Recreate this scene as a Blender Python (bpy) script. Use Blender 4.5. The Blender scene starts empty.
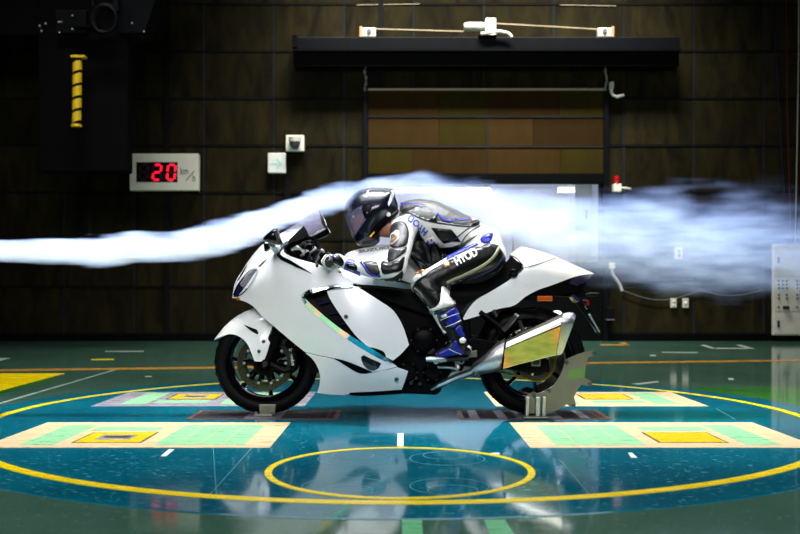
import bpy, bmesh, math, random
import numpy as np
from mathutils import Vector, Matrix
from mathutils.geometry import delaunay_2d_cdt
from mathutils.bvhtree import BVHTree
random.seed(7)
scene = bpy.context.scene
COL = scene.collection

# ------------------------------------------------------------------ camera, world, lights
FOC, HOR, CAMZ, CAMD = 935.0, 291.7, 0.693, 5.25      # focal length (px), horizon row, eye height, distance to bike plane
cam = bpy.data.cameras.new('camera'); camo = bpy.data.objects.new('camera', cam); COL.objects.link(camo)
camo.location = (0, -CAMD, CAMZ); camo.rotation_euler = (math.pi/2, 0, 0)
cam.sensor_width = 36; cam.lens = FOC/800*36; cam.shift_y = (HOR-267)/800
cam.dof.use_dof = True; cam.dof.focus_distance = 5.1; cam.dof.aperture_fstop = 2.8
scene.camera = camo
w = bpy.data.worlds.new('world'); scene.world = w; w.use_nodes = True
w.node_tree.nodes['Background'].inputs[0].default_value = (0.55, 0.7, 1, 1)
w.node_tree.nodes['Background'].inputs[1].default_value = 0.02
vs = scene.view_settings
vs.view_transform = 'Standard'; vs.look = 'None'; vs.gamma = 1; vs.use_curve_mapping = False; vs.exposure = 0.0
scene.cycles.use_denoising = True
scene.cycles.volume_bounces = 6
scene.cycles.max_bounces = 14
scene.cycles.transparent_max_bounces = 12
scene.cycles.sample_clamp_indirect = 6

def area(name, loc, target, sx, sy, power, color=(1, 1, 1), spread=180):
    l = bpy.data.lights.new(name, 'AREA'); l.shape = 'RECTANGLE'; l.size = sx; l.size_y = sy
    l.energy = power; l.color = color; l.spread = math.radians(spread)
    o = bpy.data.objects.new(name, l); COL.objects.link(o); o.location = loc
    o.rotation_euler = (Vector(target)-Vector(loc)).to_track_quat('-Z', 'Y').to_euler()
    return o
area('overhead_softbox', (0.2, -0.3, 4.6), (0.2, 0, 0), 5.0, 2.4, 105, (0.95, 0.98, 1.0), 130)
area('front_softbox', (-0.5, -6.5, 4.2), (0, 0, 0.7), 5.0, 1.8, 188, (0.98, 0.98, 1.0), 120)
area('hall_lamp_and_fill', (1.05, 6.3, 6.6), (1.05, 7.7, 1.5), 5.1, 0.4, 270, (1, 0.96, 0.88), 75)
area('hall_lamp_and_fill', (0, 3.6, 6.6), (0, 3.9, 0), 9.0, 0.4, 230, (1, 0.98, 0.92), 85)  # unseen extra row, added to brighten the far floor
area('smoke_light', (0.6, 0.1, 5.6), (0.6, 0.0, 1.1), 7.0, 0.25, 118, (0.9, 0.94, 1.0), 40)

# ------------------------------------------------------------------ helpers
def U(px, py, Y):                      # a picture point at the depth Y where the thing really stands
    d = Y+CAMD
    return Vector(((px-400)*d/FOC, Y, CAMZ+(HOR-py)*d/FOC))
def G(px, py):                         # a picture point on the floor
    d = FOC*CAMZ/(py-HOR)
    return ((px-400)*d/FOC, d-CAMD)
YW = 7.89                              # face of the back wall
def WX(px, Y=YW): return (px-400)*(Y+CAMD)/FOC
def WZ(py, Y=YW): return CAMZ+(HOR-py)*(Y+CAMD)/FOC

def lin(c):
    c = c/255.0
    return c/12.92 if c <= .04045 else ((c+.055)/1.055)**2.4
def rgb(r, g, b): return (lin(r), lin(g), lin(b), 1)

MATS = {}
def mat(name, col, rough=.5, metal=0., coat=0., var=0., vscale=(8, 8, 8), col2=None, bump=0., bscale=60, spec=.5,
        emit=None, estr=0., trans=0., ior=1.5, alpha=1., rvar=0.):
    m = bpy.data.materials.new(name); m.use_nodes = True
    nt = m.node_tree; b = nt.nodes['Principled BSDF']
    b.inputs['Base Color'].default_value = col
    b.inputs['Roughness'].default_value = rough; b.inputs['Metallic'].default_value = metal
    b.inputs['Coat Weight'].default_value = coat; b.inputs['Coat Roughness'].default_value = .05
    b.inputs['Specular IOR Level'].default_value = spec; b.inputs['IOR'].default_value = ior
    b.inputs['Transmission Weight'].default_value = trans; b.inputs['Alpha'].default_value = alpha
    if emit: b.inputs['Emission Color'].default_value = emit; b.inputs['Emission Strength'].default_value = estr
    tc = nt.nodes.new('ShaderNodeTexCoord'); mp = nt.nodes.new('ShaderNodeMapping')
    nt.links.new(tc.outputs['Object'], mp.inputs['Vector']); mp.inputs['Scale'].default_value = vscale
    nz = nt.nodes.new('ShaderNodeTexNoise'); nz.inputs['Scale'].default_value = 1; nz.inputs['Detail'].default_value = 5
    nt.links.new(mp.outputs[0], nz.inputs['Vector'])
    if var or col2:
        mx = nt.nodes.new('ShaderNodeMix'); mx.data_type = 'RGBA'
        c2 = col2 or tuple(list(min(1, c*(1-var)) for c in col[:3])+[1])
        mx.inputs[6].default_value = col; mx.inputs[7].default_value = c2
        rp = nt.nodes.new('ShaderNodeMapRange'); rp.inputs[1].default_value = .38; rp.inputs[2].default_value = .65
        nt.links.new(nz.outputs[0], rp.inputs[0]); nt.links.new(rp.outputs[0], mx.inputs[0])
        nt.links.new(mx.outputs[2], b.inputs['Base Color'])
    if rvar:
        r2 = nt.nodes.new('ShaderNodeMapRange'); r2.inputs[3].default_value = rough; r2.inputs[4].default_value = rough+rvar
        nt.links.new(nz.outputs[0], r2.inputs[0]); nt.links.new(r2.outputs[0], b.inputs['Roughness'])
    if bump:
        n2 = nt.nodes.new('ShaderNodeTexNoise'); n2.inputs['Scale'].default_value = bscale
        nt.links.new(tc.outputs['Object'], n2.inputs['Vector'])
        bp = nt.nodes.new('ShaderNodeBump'); bp.inputs['Strength'].default_value = bump; bp.inputs['Distance'].default_value = .01
        nt.links.new(n2.outputs[0], bp.inputs['Height']); nt.links.new(bp.outputs[0], b.inputs['Normal'])
    MATS[name] = m
    return m

def tag(o, label=None, cat=None, group=None, kind=None):
    if label: o['label'] = label
    if cat: o['category'] = cat
    if group: o['group'] = group
    if kind: o['kind'] = kind
    return o
def thing(name, label, cat, loc=(0, 0, 0), group=None, kind=None):
    o = bpy.data.objects.new(name, None); COL.objects.link(o); o.location = loc; o.empty_display_size = .05
    return tag(o, label, cat, group, kind)
def origin_of(p):
    v = Vector((0, 0, 0))
    while p is not None and p.type == 'EMPTY':
        v = v+p.location; p = p.parent
    return v
def place(o, parent):
    if parent is not None:
        o.parent = parent
        if parent.type == 'EMPTY':
            o.matrix_parent_inverse = Matrix.Translation(-parent.location)
    return o
class MB:
    def __init__(s): s.v = []; s.f = []
    def add(s, v, f):
        n = len(s.v); s.v += [tuple(p) for p in v]; s.f += [tuple(i+n for i in q) for q in f]; return s
    def box(s, x0, x1, y0, y1, z0, z1):
        v = [(x, y, z) for x in (x0, x1) for y in (y0, y1) for z in (z0, z1)]
        return s.add(v, [(0, 1, 3, 2), (4, 6, 7, 5), (0, 4, 5, 1), (2, 3, 7, 6), (0, 2, 6, 4), (1, 5, 7, 3)])
    def cbox(s, c, size, rot=None):
        hx, hy, hz = (q/2 for q in size); c = Vector(c)
        v = [Vector((x, y, z)) for x in (-hx, hx) for y in (-hy, hy) for z in (-hz, hz)]
        if rot is not None: v = [rot @ p for p in v]
        return s.add([p+c for p in v], [(0, 1, 3, 2), (4, 6, 7, 5), (0, 4, 5, 1), (2, 3, 7, 6), (0, 2, 6, 4), (1, 5, 7, 3)])
    def rings(s, rs, caps=True, closed=False):
        n = len(rs[0]); v = [p for r in rs for p in r]; f = []
        m = len(rs)
        for i in range(m if closed else m-1):
            a, b = i*n, ((i+1) % m)*n
            for j in range(n):
                k = (j+1) % n
                f.append((a+j, a+k, b+k, b+j))
        if caps and not closed:
            f.append(tuple(reversed(range(n)))); f.append(tuple((m-1)*n+j for j in range(n)))
        return s.add(v, f)
    def tube(s, path, rad, n=10, closed=False, flat=None, up=Vector((0, 1, 0))):
        P = [Vector(p) for p in path]; m = len(P); rs = []
        for i, p in enumerate(P):
            if closed: t = P[(i+1) % m]-P[i-1]
            else: t = P[min(i+1, m-1)]-P[max(i-1, 0)]
            t.normalize()
            u = up-t*up.dot(t)
            if u.length < 1e-3: u = Vector((1, 0, 0))-t*t.x
            u.normalize(); q = t.cross(u)
            r = rad[i] if isinstance(rad, (list, tuple)) else rad
            ra, rb = r if isinstance(r, tuple) else (r, r)
            rs.append([p+q*(ra*math.cos(2*math.pi*j/n))+u*(rb*math.sin(2*math.pi*j/n)) for j in range(n)])
        return s.rings(rs, True, closed)
    def capsule(s, a, b, ra, rb, n=12):
        a, b = Vector(a), Vector(b); t = (b-a).normalized(); P = []; R = []
        for k in range(4):
            th = math.pi/2*(k/4+.04); P.append(a-t*ra*math.cos(th)); R.append(ra*math.sin(th))
        P.append(a); R.append(ra); P.append(b); R.append(rb)
        for k in range(3, -1, -1):
            th = math.pi/2*(k/4+.04); P.append(b+t*rb*math.cos(th)); R.append(rb*math.sin(th))
        return s.tube(P, R, n)
    def ball(s, c, rx, ry, rz, n=14, m=9, rot=None):
        c = Vector(c); rs = []
        for i in range(m):
            th = math.pi*(i+.15)/(m-1+.3)
            r = []
            for j in range(n):
                p = Vector((rx*math.sin(th)*math.cos(2*math.pi*j/n), ry*math.sin(th)*math.sin(2*math.pi*j/n), rz*math.cos(th)))
                r.append(c+(rot @ p if rot is not None else p))
            rs.append(r)
        return s.rings(rs)
    def lathe(s, prof, c, axis='y', n=48, closed=True):       # prof: (radius, along) pairs, closed loop
        c = Vector(c); rs = []
        for j in range(n):
            a = 2*math.pi*j/n; ca, sa = math.cos(a), math.sin(a); ring = []
            for r, h in prof:
                if axis == 'y': ring.append(c+Vector((r*ca, h, r*sa)))
                elif axis == 'z': ring.append(c+Vector((r*ca, r*sa, h)))
                else: ring.append(c+Vector((h, r*ca, r*sa)))
            rs.append(ring)
        m = len(prof); v = [p for r in rs for p in r]; f = []
        for i in range(n):
            a, b = i*m, ((i+1) % n)*m
            for j in range(m if closed else m-1):
                k = (j+1) % m; f.append((a+j, b+j, b+k, a+k))
        return s.add(v, f)
    def cyl(s, a, b, r, n=16, r2=None): return s.tube([a, b], [r, r if r2 is None else r2], n)
    def prism(s, pts, Y0, Y1, px=True):   # outline in picture points at depth Y0 (or x,z pairs), extruded to Y1
        q = [U(p[0], p[1], Y0) for p in pts] if px else [Vector((p[0], Y0, p[1])) for p in pts]
        n = len(q); v = q+[Vector((p.x, Y1, p.z)) for p in q]
        f = [tuple(range(n)), tuple(reversed(range(n, 2*n)))]+[(i, i+n, (i+1) % n+n, (i+1) % n) for i in range(n)]
        return s.add(v, f)
    def build(s, name, m, parent=None, smooth=False, bevel=0, seg=2, angle=40, sub=0, solid=0):
        me = bpy.data.meshes.new(name); me.from_pydata(s.v, [], s.f); me.validate()
        bm = bmesh.new(); bm.from_mesh(me); bmesh.ops.recalc_face_normals(bm, faces=bm.faces); bm.to_mesh(me); bm.free()
        return mobj(name, me, m, parent, smooth, bevel, seg, angle, sub, solid)
def mobj(name, me, m, parent=None, smooth=False, bevel=0, seg=2, angle=40, sub=0, solid=0):
    o = bpy.data.objects.new(name, me); COL.objects.link(o)
    if m is not None: me.materials.append(MATS[m] if isinstance(m, str) else m)
    if smooth:
        me.polygons.foreach_set('use_smooth', [True]*len(me.polygons))
        me.set_sharp_from_angle(angle=math.radians(angle))
    if bevel:
        b = o.modifiers.new('bevel', 'BEVEL'); b.width = bevel; b.segments = seg; b.limit_method = 'ANGLE'
        b.angle_limit = math.radians(angle)
    if solid:
        d = o.modifiers.new('thick', 'SOLIDIFY'); d.thickness = solid; d.offset = -1
    if sub:
        d = o.modifiers.new('sub', 'SUBSURF'); d.levels = d.render_levels = sub
    return place(o, parent)
def mirrored(o):                        # the same part on the far side of the bike
    c = o.copy(); COL.objects.link(c); c.scale = (1, -1, 1)
    return c

def spline(pts, step=3.0, closed=True):    # smooth curve through picture points; a third item marks a sharp corner
    n = len(pts); out = []
    P = [np.array(p[:2], float) for p in pts]; S = [len(p) > 2 for p in pts]
    for i in range(n if closed else n-1):
        p1, p2 = P[i], P[(i+1) % n]
        p0 = P[i-1] if (closed or i > 0) else p1
        p3 = P[(i+2) % n] if (closed or i+2 < n) else p2
        t1 = (p2-p1) if S[i] else (p2-p0)/2
        t2 = (p2-p1) if S[(i+1) % n] else (p3-p1)/2
        L = np.linalg.norm(p2-p1); k = max(1, int(round(L/step)))
        for j in range(k):
            t = j/k
            out.append((2*t**3-3*t*t+1)*p1+(t**3-2*t*t+t)*t1+(-2*t**3+3*t*t)*p2+(t**3-t*t)*t2)
    if not closed: out.append(P[-1])
    return out
def tps(ctrl):                          # smooth surface through (x, y, value) control points
    C = np.array(ctrl, float); xy = C[:, :2]/100; n = len(C)
    def k(r2): return .5*r2*np.log(r2+1e-12)
    A = np.zeros((n+3, n+3)); d = ((xy[:, None]-xy[None])**2).sum(2); A[:n, :n] = k(d)+1e-4*np.eye(n)
    A[:n, n] = 1; A[:n, n+1:] = xy; A[n, :n] = 1; A[n+1:, :n] = xy.T
    wgt = np.linalg.solve(A, np.concatenate([C[:, 2], np.zeros(3)]))
    def f(p):
        p = np.atleast_2d(np.array(p, float))/100
        r = ((p[:, None]-xy[None])**2).sum(2)
        return k(r) @ wgt[:n]+wgt[n]+p @ wgt[n+1:]
    return f
def pdist(p, line):
    p = np.atleast_2d(np.array(p, float)); L = np.array([q[:2] for q in line], float); best = np.full(len(p), 1e9)
    for a, b in zip(L[:-1], L[1:]):
        ab = b-a; t = np.clip(((p-a) @ ab)/max(ab @ ab, 1e-9), 0, 1)
        best = np.minimum(best, np.linalg.norm(p-(a+t[:, None]*ab), axis=1))
    return best
def inside(p, poly):
    x, y = p[:, 0], p[:, 1]; r = np.zeros(len(p), bool); q = np.array(poly)
    j = len(q)-1
    for i in range(len(q)):
        c = ((q[i, 1] > y) != (q[j, 1] > y)) & (x < (q[j, 0]-q[i, 0])*(y-q[i, 1])/(q[j, 1]-q[i, 1]+1e-12)+q[i, 0])
        r ^= c; j = i
    return r
def fill2d(poly, res=4.0, sil=None, sr=12):     # triangulated sheet of picture points inside a closed outline
    pl = np.array(poly); lo, hi = pl.min(0), pl.max(0)
    g = np.array([(x+(res/2 if i % 2 else 0), y) for i, y in enumerate(np.arange(lo[1]+res/2, hi[1], res*.866)) for x in np.arange(lo[0], hi[0], res)])
    extra = []
    if sil is not None:
        L = spline(sil, res, False)
        for i in range(len(L)):
            t = L[min(i+1, len(L)-1)]-L[max(i-1, 0)]; t = t/(np.linalg.norm(t)+1e-9); nn = np.array((-t[1], t[0]))
            for d in (.05, .16, .36, .65):
                for sg in (1, -1): extra.append(L[i]+nn*sg*d*sr)
    keep = np.zeros((0, 2))
    clo = list(pl)+[pl[0]]
    if len(g):
        g = g[inside(g, pl)]
        if len(g): g = g[pdist(g, clo) > res*.45]
        if sil is not None and len(g): g = g[pdist(g, sil) > sr*.75]
        keep = g
    if extra:
        e = np.array(extra); e = e[inside(e, pl)]; e = e[pdist(e, clo) > .35]
        keep = np.concatenate([keep, e]) if len(keep) else e
    pts = [Vector(p) for p in pl]+[Vector(p) for p in keep]
    v, e, f, *_ = delaunay_2d_cdt(pts, [], [list(range(len(pl)))], 1, 1e-4)
    return np.array([tuple(p) for p in v]), [tuple(q) for q in f]
def thicken(me, t):                     # inner skin and rim, so that panel edges stay crisp
    bm = bmesh.new(); bm.from_mesh(me); bm.normal_update(); bm.verts.ensure_lookup_table()
    vs_ = list(bm.verts); fs_ = list(bm.faces); be = [(e.verts[0], e.verts[1], e.link_loops[0]) for e in bm.edges if e.is_boundary]
    be = [(l.vert, l.link_loop_next.vert) for _, _, l in be]
    inn = {v: bm.verts.new(v.co-v.normal*t) for v in vs_}
    for f in fs_: bm.faces.new([inn[v] for v in reversed(f.verts)])
    for a, b in be:
        try: bm.faces.new((b, a, inn[a], inn[b]))
        except ValueError: pass
    bm.to_mesh(me); bm.free()
def sheet(name, outline, W, m, parent=None, off=0., thick=.006, res=4., sil=None, sr=12, closed=False, mirror=True, sm=True, step=3., angle=60):
    """body panel: outline in picture points, half-width W(points) from the bike's middle plane; closed=True joins both halves"""
    poly = spline(outline, step) if sm else [np.array(p[:2], float) for p in outline]
    p2, f = fill2d(poly, res, sil, sr)
    h = np.maximum(W(p2), 0)+off
    v = [U(a, b, -c) for (a, b), c in zip(p2, h)]
    mb = MB(); mb.add(v, f)
    if closed: mb.add([(q.x, -q.y, q.z) for q in v], [tuple(reversed(t)) for t in f])
    me = bpy.data.meshes.new(name); me.from_pydata(mb.v, [], mb.f)
    bm = bmesh.new(); bm.from_mesh(me)
    if closed: bmesh.ops.remove_doubles(bm, verts=bm.verts, dist=.0008)
    for fc in bm.faces:                     # outside faces away from the middle plane
        c = fc.calc_center_median()
        if (fc.normal.y > 0) == (c.y < 0): fc.normal_flip()
    bm.to_mesh(me); bm.free()
    if thick: thicken(me, thick)
    o = mobj(name, me, m, parent, True, angle=angle)
    if mirror and not closed: mirrored(o)
    return o
def bulge(base, sil, r):
    def W(p):
        p = np.atleast_2d(np.array(p, float))
        t = np.clip(pdist(p, sil)/r, 0, 1)
        b = base(p) if callable(base) else base
        return b*np.sqrt(np.maximum(0, 1-(1-t)**2))
    return W
def textmesh(body, size=1.0, bold=0.):
    c = bpy.data.curves.new('txt', 'FONT'); c.body = body; c.size = size; c.align_x = 'CENTER'; c.align_y = 'CENTER'; c.offset = bold
    o = bpy.data.objects.new('txt', c); COL.objects.link(o)
    bpy.context.view_layer.update()
    me = bpy.data.meshes.new_from_object(o.evaluated_get(bpy.context.evaluated_depsgraph_get()))
    v = [tuple(p.co) for p in me.vertices]; f = [tuple(p.vertices) for p in me.polygons]
    bpy.data.objects.remove(o); bpy.data.curves.remove(c); bpy.data.meshes.remove(me)
    return v, f

# ------------------------------------------------------------------ materials
def paint_floor(name, base, worn, chip, chip_amt=.5, rough=.06, wear=1.):
    """glossy floor paint: broad worn blotches, fine scuffs along the room, small chips"""
    m = mat(name, base, rough, coat=0., spec=.32)
    nt = m.node_tree; b = nt.nodes['Principled BSDF']; N = nt.nodes.new; L = nt.links.new
    tc = N('ShaderNodeTexCoord')
    def noise(scale, sc, det=4, rgh=.6):
        mp = N('ShaderNodeMapping'); mp.inputs['Scale'].default_value = sc; L(tc.outputs['Object'], mp.inputs[0])
        n = N('ShaderNodeTexNoise'); n.inputs['Scale'].default_value = scale; n.inputs['Detail'].default_value = det
        n.inputs['Roughness'].default_value = rgh; L(mp.outputs[0], n.inputs['Vector']); return n.outputs[0]
    def rng(src, a, c, lo=0., hi=1.):
        r = N('ShaderNodeMapRange'); r.inputs[1].default_value = a; r.inputs[2].default_value = c
        r.inputs[3].default_value = lo; r.inputs[4].default_value = hi; L(src, r.inputs[0]); return r.outputs[0]
    def mixc(f, a, c):
        x = N('ShaderNodeMix'); x.data_type = 'RGBA'; L(f, x.inputs[0])
        for i, q in ((6, a), (7, c)):
            if isinstance(q, tuple): x.inputs[i].default_value = q
            else: L(q, x.inputs[i])
        return x.outputs[2]
    blot = noise(.9, (1, 1, 1), 5); scuff = noise(6, (1, 7, 1), 6, .7); fine = noise(22, (1, 5, 1), 3)
    c = mixc(rng(blot, .35, .68, 0, .8*wear), base, worn)
    c = mixc(rng(scuff, .5, .8, 0, .55*wear), c, worn)
    c = mixc(rng(fine, .665-.035*chip_amt, .69-.035*chip_amt, 0, .6*wear), c, chip)
    L(c, b.inputs['Base Color'])
    L(rng(scuff, .3, .8, rough*.7, rough*2.2), b.inputs['Roughness'])
    return m
paint_floor('floor_green', rgb(50, 84, 70), rgb(70, 104, 90), rgb(130, 150, 140), .2)
paint_floor('floor_blue', rgb(0, 72, 92), rgb(8, 110, 126), rgb(150, 190, 196), .65)
paint_floor('floor_grass_green', rgb(38, 92, 30), rgb(60, 120, 55), rgb(120, 160, 110))
paint_floor('line_yellow', rgb(234, 204, 0), rgb(220, 190, 0), rgb(150, 130, 60), .4, .2, .5)
paint_floor('line_orange', rgb(176, 122, 34), rgb(170, 120, 50), rgb(120, 90, 50), .4, .2)
paint_floor('plate_beige', rgb(206, 178, 136), rgb(188, 158, 118), rgb(190, 170, 140), .2, .25, .16)
paint_floor('plate_grey', rgb(120, 112, 124), rgb(150, 146, 150), rgb(196, 190, 190), .8, .22)
paint_floor('plate_mint', rgb(128, 182, 134), rgb(140, 192, 146), rgb(190, 228, 204), .3, .25, .5)
paint_floor('plate_mint_green', rgb(80, 160, 106), rgb(100, 175, 124), rgb(160, 220, 180), .3, .25, .6)
paint_floor('plate_yellow', rgb(206, 176, 6), rgb(186, 158, 20), rgb(140, 125, 90), .3, .25)
paint_floor('pad_rust', rgb(92, 56, 44), rgb(112, 72, 60), rgb(170, 130, 120), .6, .3)
paint_floor('pad_dark', rgb(24, 24, 30), rgb(44, 42, 56), rgb(90, 90, 110), .6, .5, .5)
paint_floor('pad_steel', rgb(92, 92, 108), rgb(120, 118, 132), rgb(170, 170, 180), .6, .25)
mat('tape_white', rgb(222, 226, 222), .4, var=.1, vscale=(20, 20, 20))
mat('chalk', rgb(86, 138, 150), .5, var=.35, vscale=(30, 30, 30))
mat('groove_line', rgb(146, 154, 148), .5, var=.2)

def wall_mat(name, a, b_, rough=.7):
    m = mat(name, a, rough, spec=.05); nt = m.node_tree; b = nt.nodes['Principled BSDF']; N = nt.nodes.new; L = nt.links.new
    tc = N('ShaderNodeTexCoord'); inf = N('ShaderNodeObjectInfo'); ad = N('ShaderNodeVectorMath'); ad.operation = 'ADD'
    ml = N('ShaderNodeMath'); ml.operation = 'MULTIPLY'; ml.inputs[1].default_value = 37.
    L(inf.outputs['Random'], ml.inputs[0]); L(tc.outputs['Object'], ad.inputs[0]); L(ml.outputs[0], ad.inputs[1])
    mp = N('ShaderNodeMapping'); mp.inputs['Scale'].default_value = (5, 5, 1.6); L(ad.outputs[0], mp.inputs[0])
    n = N('ShaderNodeTexNoise'); n.inputs['Scale'].default_value = 1.1; n.inputs['Detail'].default_value = 6; n.inputs['Distortion'].default_value = .8
    L(mp.outputs[0], n.inputs['Vector'])
    r = N('ShaderNodeMapRange'); r.inputs[1].default_value = .32; r.inputs[2].default_value = .7; L(n.outputs[0], r.inputs[0])
    x = N('ShaderNodeMix'); x.data_type = 'RGBA'; L(r.outputs[0], x.inputs[0]); x.inputs[6].default_value = a; x.inputs[7].default_value = b_
    hs = N('ShaderNodeHueSaturation'); v = N('ShaderNodeMapRange'); v.inputs[3].default_value = .75; v.inputs[4].default_value = 1.25
    L(inf.outputs['Random'], v.inputs[0]); L(v.outputs[0], hs.inputs['Value']); L(x.outputs[2], hs.inputs['Color'])
    L(hs.outputs[0], b.inputs['Base Color'])
    return m
wall_mat('wall_board', rgb(42, 37, 18), rgb(19, 18, 12))
wall_mat('door_brown', rgb(50, 35, 12), rgb(44, 31, 10))
wall_mat('door_olive', rgb(50, 42, 8), rgb(44, 37, 8))
mat('wall_black', rgb(7, 8, 9), .75, var=.3, spec=.15)
mat('gantry_black', rgb(3, 3, 4), .8, var=.3, spec=.08)
mat('batten_grey', rgb(38, 39, 40), .7, spec=.05, var=.3, vscale=(3, 3, 2))
mat('steel_black', rgb(4, 5, 6), .6, spec=.06, var=.3, vscale=(6, 6, 6))
mat('steel_navy', rgb(9, 11, 16), .5, spec=.08, var=.25, vscale=(6, 6, 6))
mat('rubber_black', rgb(10, 10, 11), .6, var=.2, bump=.15, bscale=200)
mat('cream_enamel', rgb(240, 240, 224), .4, var=.06, vscale=(5, 5, 5))
mat('cream_dim', rgb(208, 206, 192), .5, var=.12, vscale=(9, 9, 9))
mat('handle_grey', rgb(90, 110, 110), .5)  # flat grey of the partition handle
mat('screen_black', rgb(20, 4, 8), .25)
mat('led_red', rgb(255, 20, 50), .4, emit=rgb(255, 10, 45), estr=1.6)
mat('led_off', rgb(34, 6, 10), .4)
mat('ink_black', rgb(30, 34, 32), .6)
mat('sign_white', rgb(244, 248, 244), .5, var=.04)
mat('sign_mint', rgb(176, 234, 226), .5)
mat('hazard_yellow', rgb(236, 196, 10), .45, var=.12)
mat('beacon_red', rgb(170, 10, 18), .15, coat=1)
mat('cable_red', rgb(84, 12, 14), .5); mat('cable_blue', rgb(16, 20, 58), .5); mat('cable_white', rgb(180, 176, 170), .5)
mat('wire_pale', rgb(176, 160, 130), .5)
mat('wire_dark', rgb(90, 96, 104), .5)
mat('orange_end', rgb(196, 140, 96), .5)
mat('room_grey', rgb(214, 220, 234), .7, var=.05)
mat('partition_white', rgb(226, 228, 226), .6, var=.04)
mat('tube_light', rgb(255, 255, 255), .4, emit=(1, 1, 1, 1), estr=40.)
mat('pane_glass', rgb(255, 255, 255), .02, trans=1., ior=1.1)

# ------------------------------------------------------------------ floor
def disc(cx, cy, r, z, n=128):
    mb = MB(); mb.add([(cx+r*math.cos(2*math.pi*i/n), cy+r*math.sin(2*math.pi*i/n), z) for i in range(n)], [tuple(range(n))])
    return mb
def annulus(cx, cy, r0, r1, z0, z1, n=160):
    return MB().lathe([(r0, z0), (r0, z1), (r1, z1), (r1, z0)], (cx, cy, 0), 'z', n)
floor = MB().box(-12, 12, -9, YW+.6, -.3, 0).build('floor', 'floor_green'); tag(floor, 'dark green glossy painted hall floor', kind='structure')
TY = .03
table = thing('turntable', 'large round blue painted turntable disc set into the green floor', 'turntable', (0, TY, 0))
MB().lathe([(.0005, 0), (.0005, .003), (2.435, .003), (2.44, 0)], (0, TY, 0), 'z', 200).build('disc_plate', 'floor_blue', table)
tag(annulus(0, TY, 2.195, 2.248, .001, .0045).build('ring_line', 'line_yellow', table), 'wide yellow ring line around the disc')
tag(annulus(0, -1.625, .492, .520, .001, .0052).build('ring_line', 'line_yellow', table), 'small yellow ring line near the disc edge')
for (cx, cy, r) in ((-.198, -1.307, .0886), (-.186, -1.38, .153), (.186, -1.307, .0886), (.195, -1.38, .155), (-.181, -2.0, .087), (-.195, -1.93, .1525), (.184, -2.0, .087), (.175, -1.93, .14)):
    rot = random.random()*6
    annulus(cx, cy, r-.0013, r+.0013, .001, .0036, 64).build('circle_mark', 'chalk', table)
def flat(name, m, parent, x0, x1, y0, y1, z, h=.0015): return MB().box(x0, x1, y0, y1, z, z+h).build(name, m, parent)
def flatpoly(name, m, parent, pts, z=.0005, h=.0015):
    q = [G(*p) for p in pts]; n = len(q)
    mb = MB(); mb.add([(x, y, z) for x, y in q]+[(x, y, z+h) for x, y in q],
                      [tuple(range(n)), tuple(range(n, 2*n))]+[(i, (i+1) % n, (i+1) % n+n, i+n) for i in range(n)])
    return mb.build(name, m, parent)
for pts in (((397.5, 434), (403.5, 434), (403.5, 447), (397.2, 447)), ((169, 450), (174.5, 450), (166, 457), (160.5, 457)), ((628, 453.5), (632, 453.5), (637.5, 458.5), (631, 458.5)), ((490, 454), (499, 453.5), (500, 455), (491, 455))):
    flatpoly('tape_tick', 'tape_white', table, pts, .003, .001)
for a, b in (((251, 449), (210, 495)), ((560, 461), (589, 495)), ((213, 449), (216, 495)), ((716, 409), (735, 420))):
    flatpoly('scribed_line', 'chalk', table, (a, (a[0]+.6, a[1]), (b[0]+.6, b[1]), b), .003, .0006)
# markings on the hall floor
def fl(name, m, pts, h=.002): return flatpoly(name, m, floor, pts, 0., h)
fl('tape_line', 'line_orange', ((-160, 371.4), (960, 357.8), (960, 359.1), (-160, 373.2)))
fl('painted_patch', 'line_yellow', ((-70, 373.5), (65, 373.5), (0, 391), (-110, 418)), .0018)
fl('painted_patch', 'floor_grass_green', ((65, 379), (40, 380.5), (0, 391), (-110, 418), (-60, 418), (12, 391)), .001)
fl('painted_patch', 'floor_grass_green', ((690, 387), (960, 387), (1050, 420), (760, 420)), .001)
fl('tape_line', 'groove_line', ((115, 369.5), (117, 369.5), (0, 404), (-4, 404)), .0012)
fl('painted_patch', 'plate_mint_green', ((402, 520), (422, 520), (424, 560), (402, 560)), .001)
fl('painted_patch', 'plate_mint_green', ((484, 520), (505, 520), (530, 560), (500, 560)), .001)
for pts in (((700, 345), (705, 345), (716, 348.5), (711, 348.5)), ((736, 345), (741, 345), (755, 348.7), (749, 348.7)), ((662, 352), (698, 352.3), (698, 353), (662, 352.6)), ((716, 348), (750, 348), (750, 348.8), (716, 348.8)),
            ((622, 385), (658, 381), (659, 382.2), (630, 386)), ((0, 358), (11, 358), (0, 361), (-6, 361)), ((105, 351), (144, 351), (144, 351.8), (105, 351.8)), ((145, 376), (152, 376), (152, 377), (145, 377)), ((728, 378), (733, 378), (734, 380), (729, 380)), ((650, 355), (656, 355), (656, 356), (650, 356))):
    fl('tape_tick', 'groove_line', pts, .001)
fl('tape_tick', 'line_yellow', ((91, 359), (114, 359), (114, 360), (91, 360)), .001)
fl('tape_tick', 'line_orange', ((600, 344.3), (629, 344.3), (629, 345.3), (600, 345.3)), .001)
fl('tape_tick', 'line_orange', ((619, 342.5), (625, 342.5), (630, 345), (624, 345)), .001)

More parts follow.
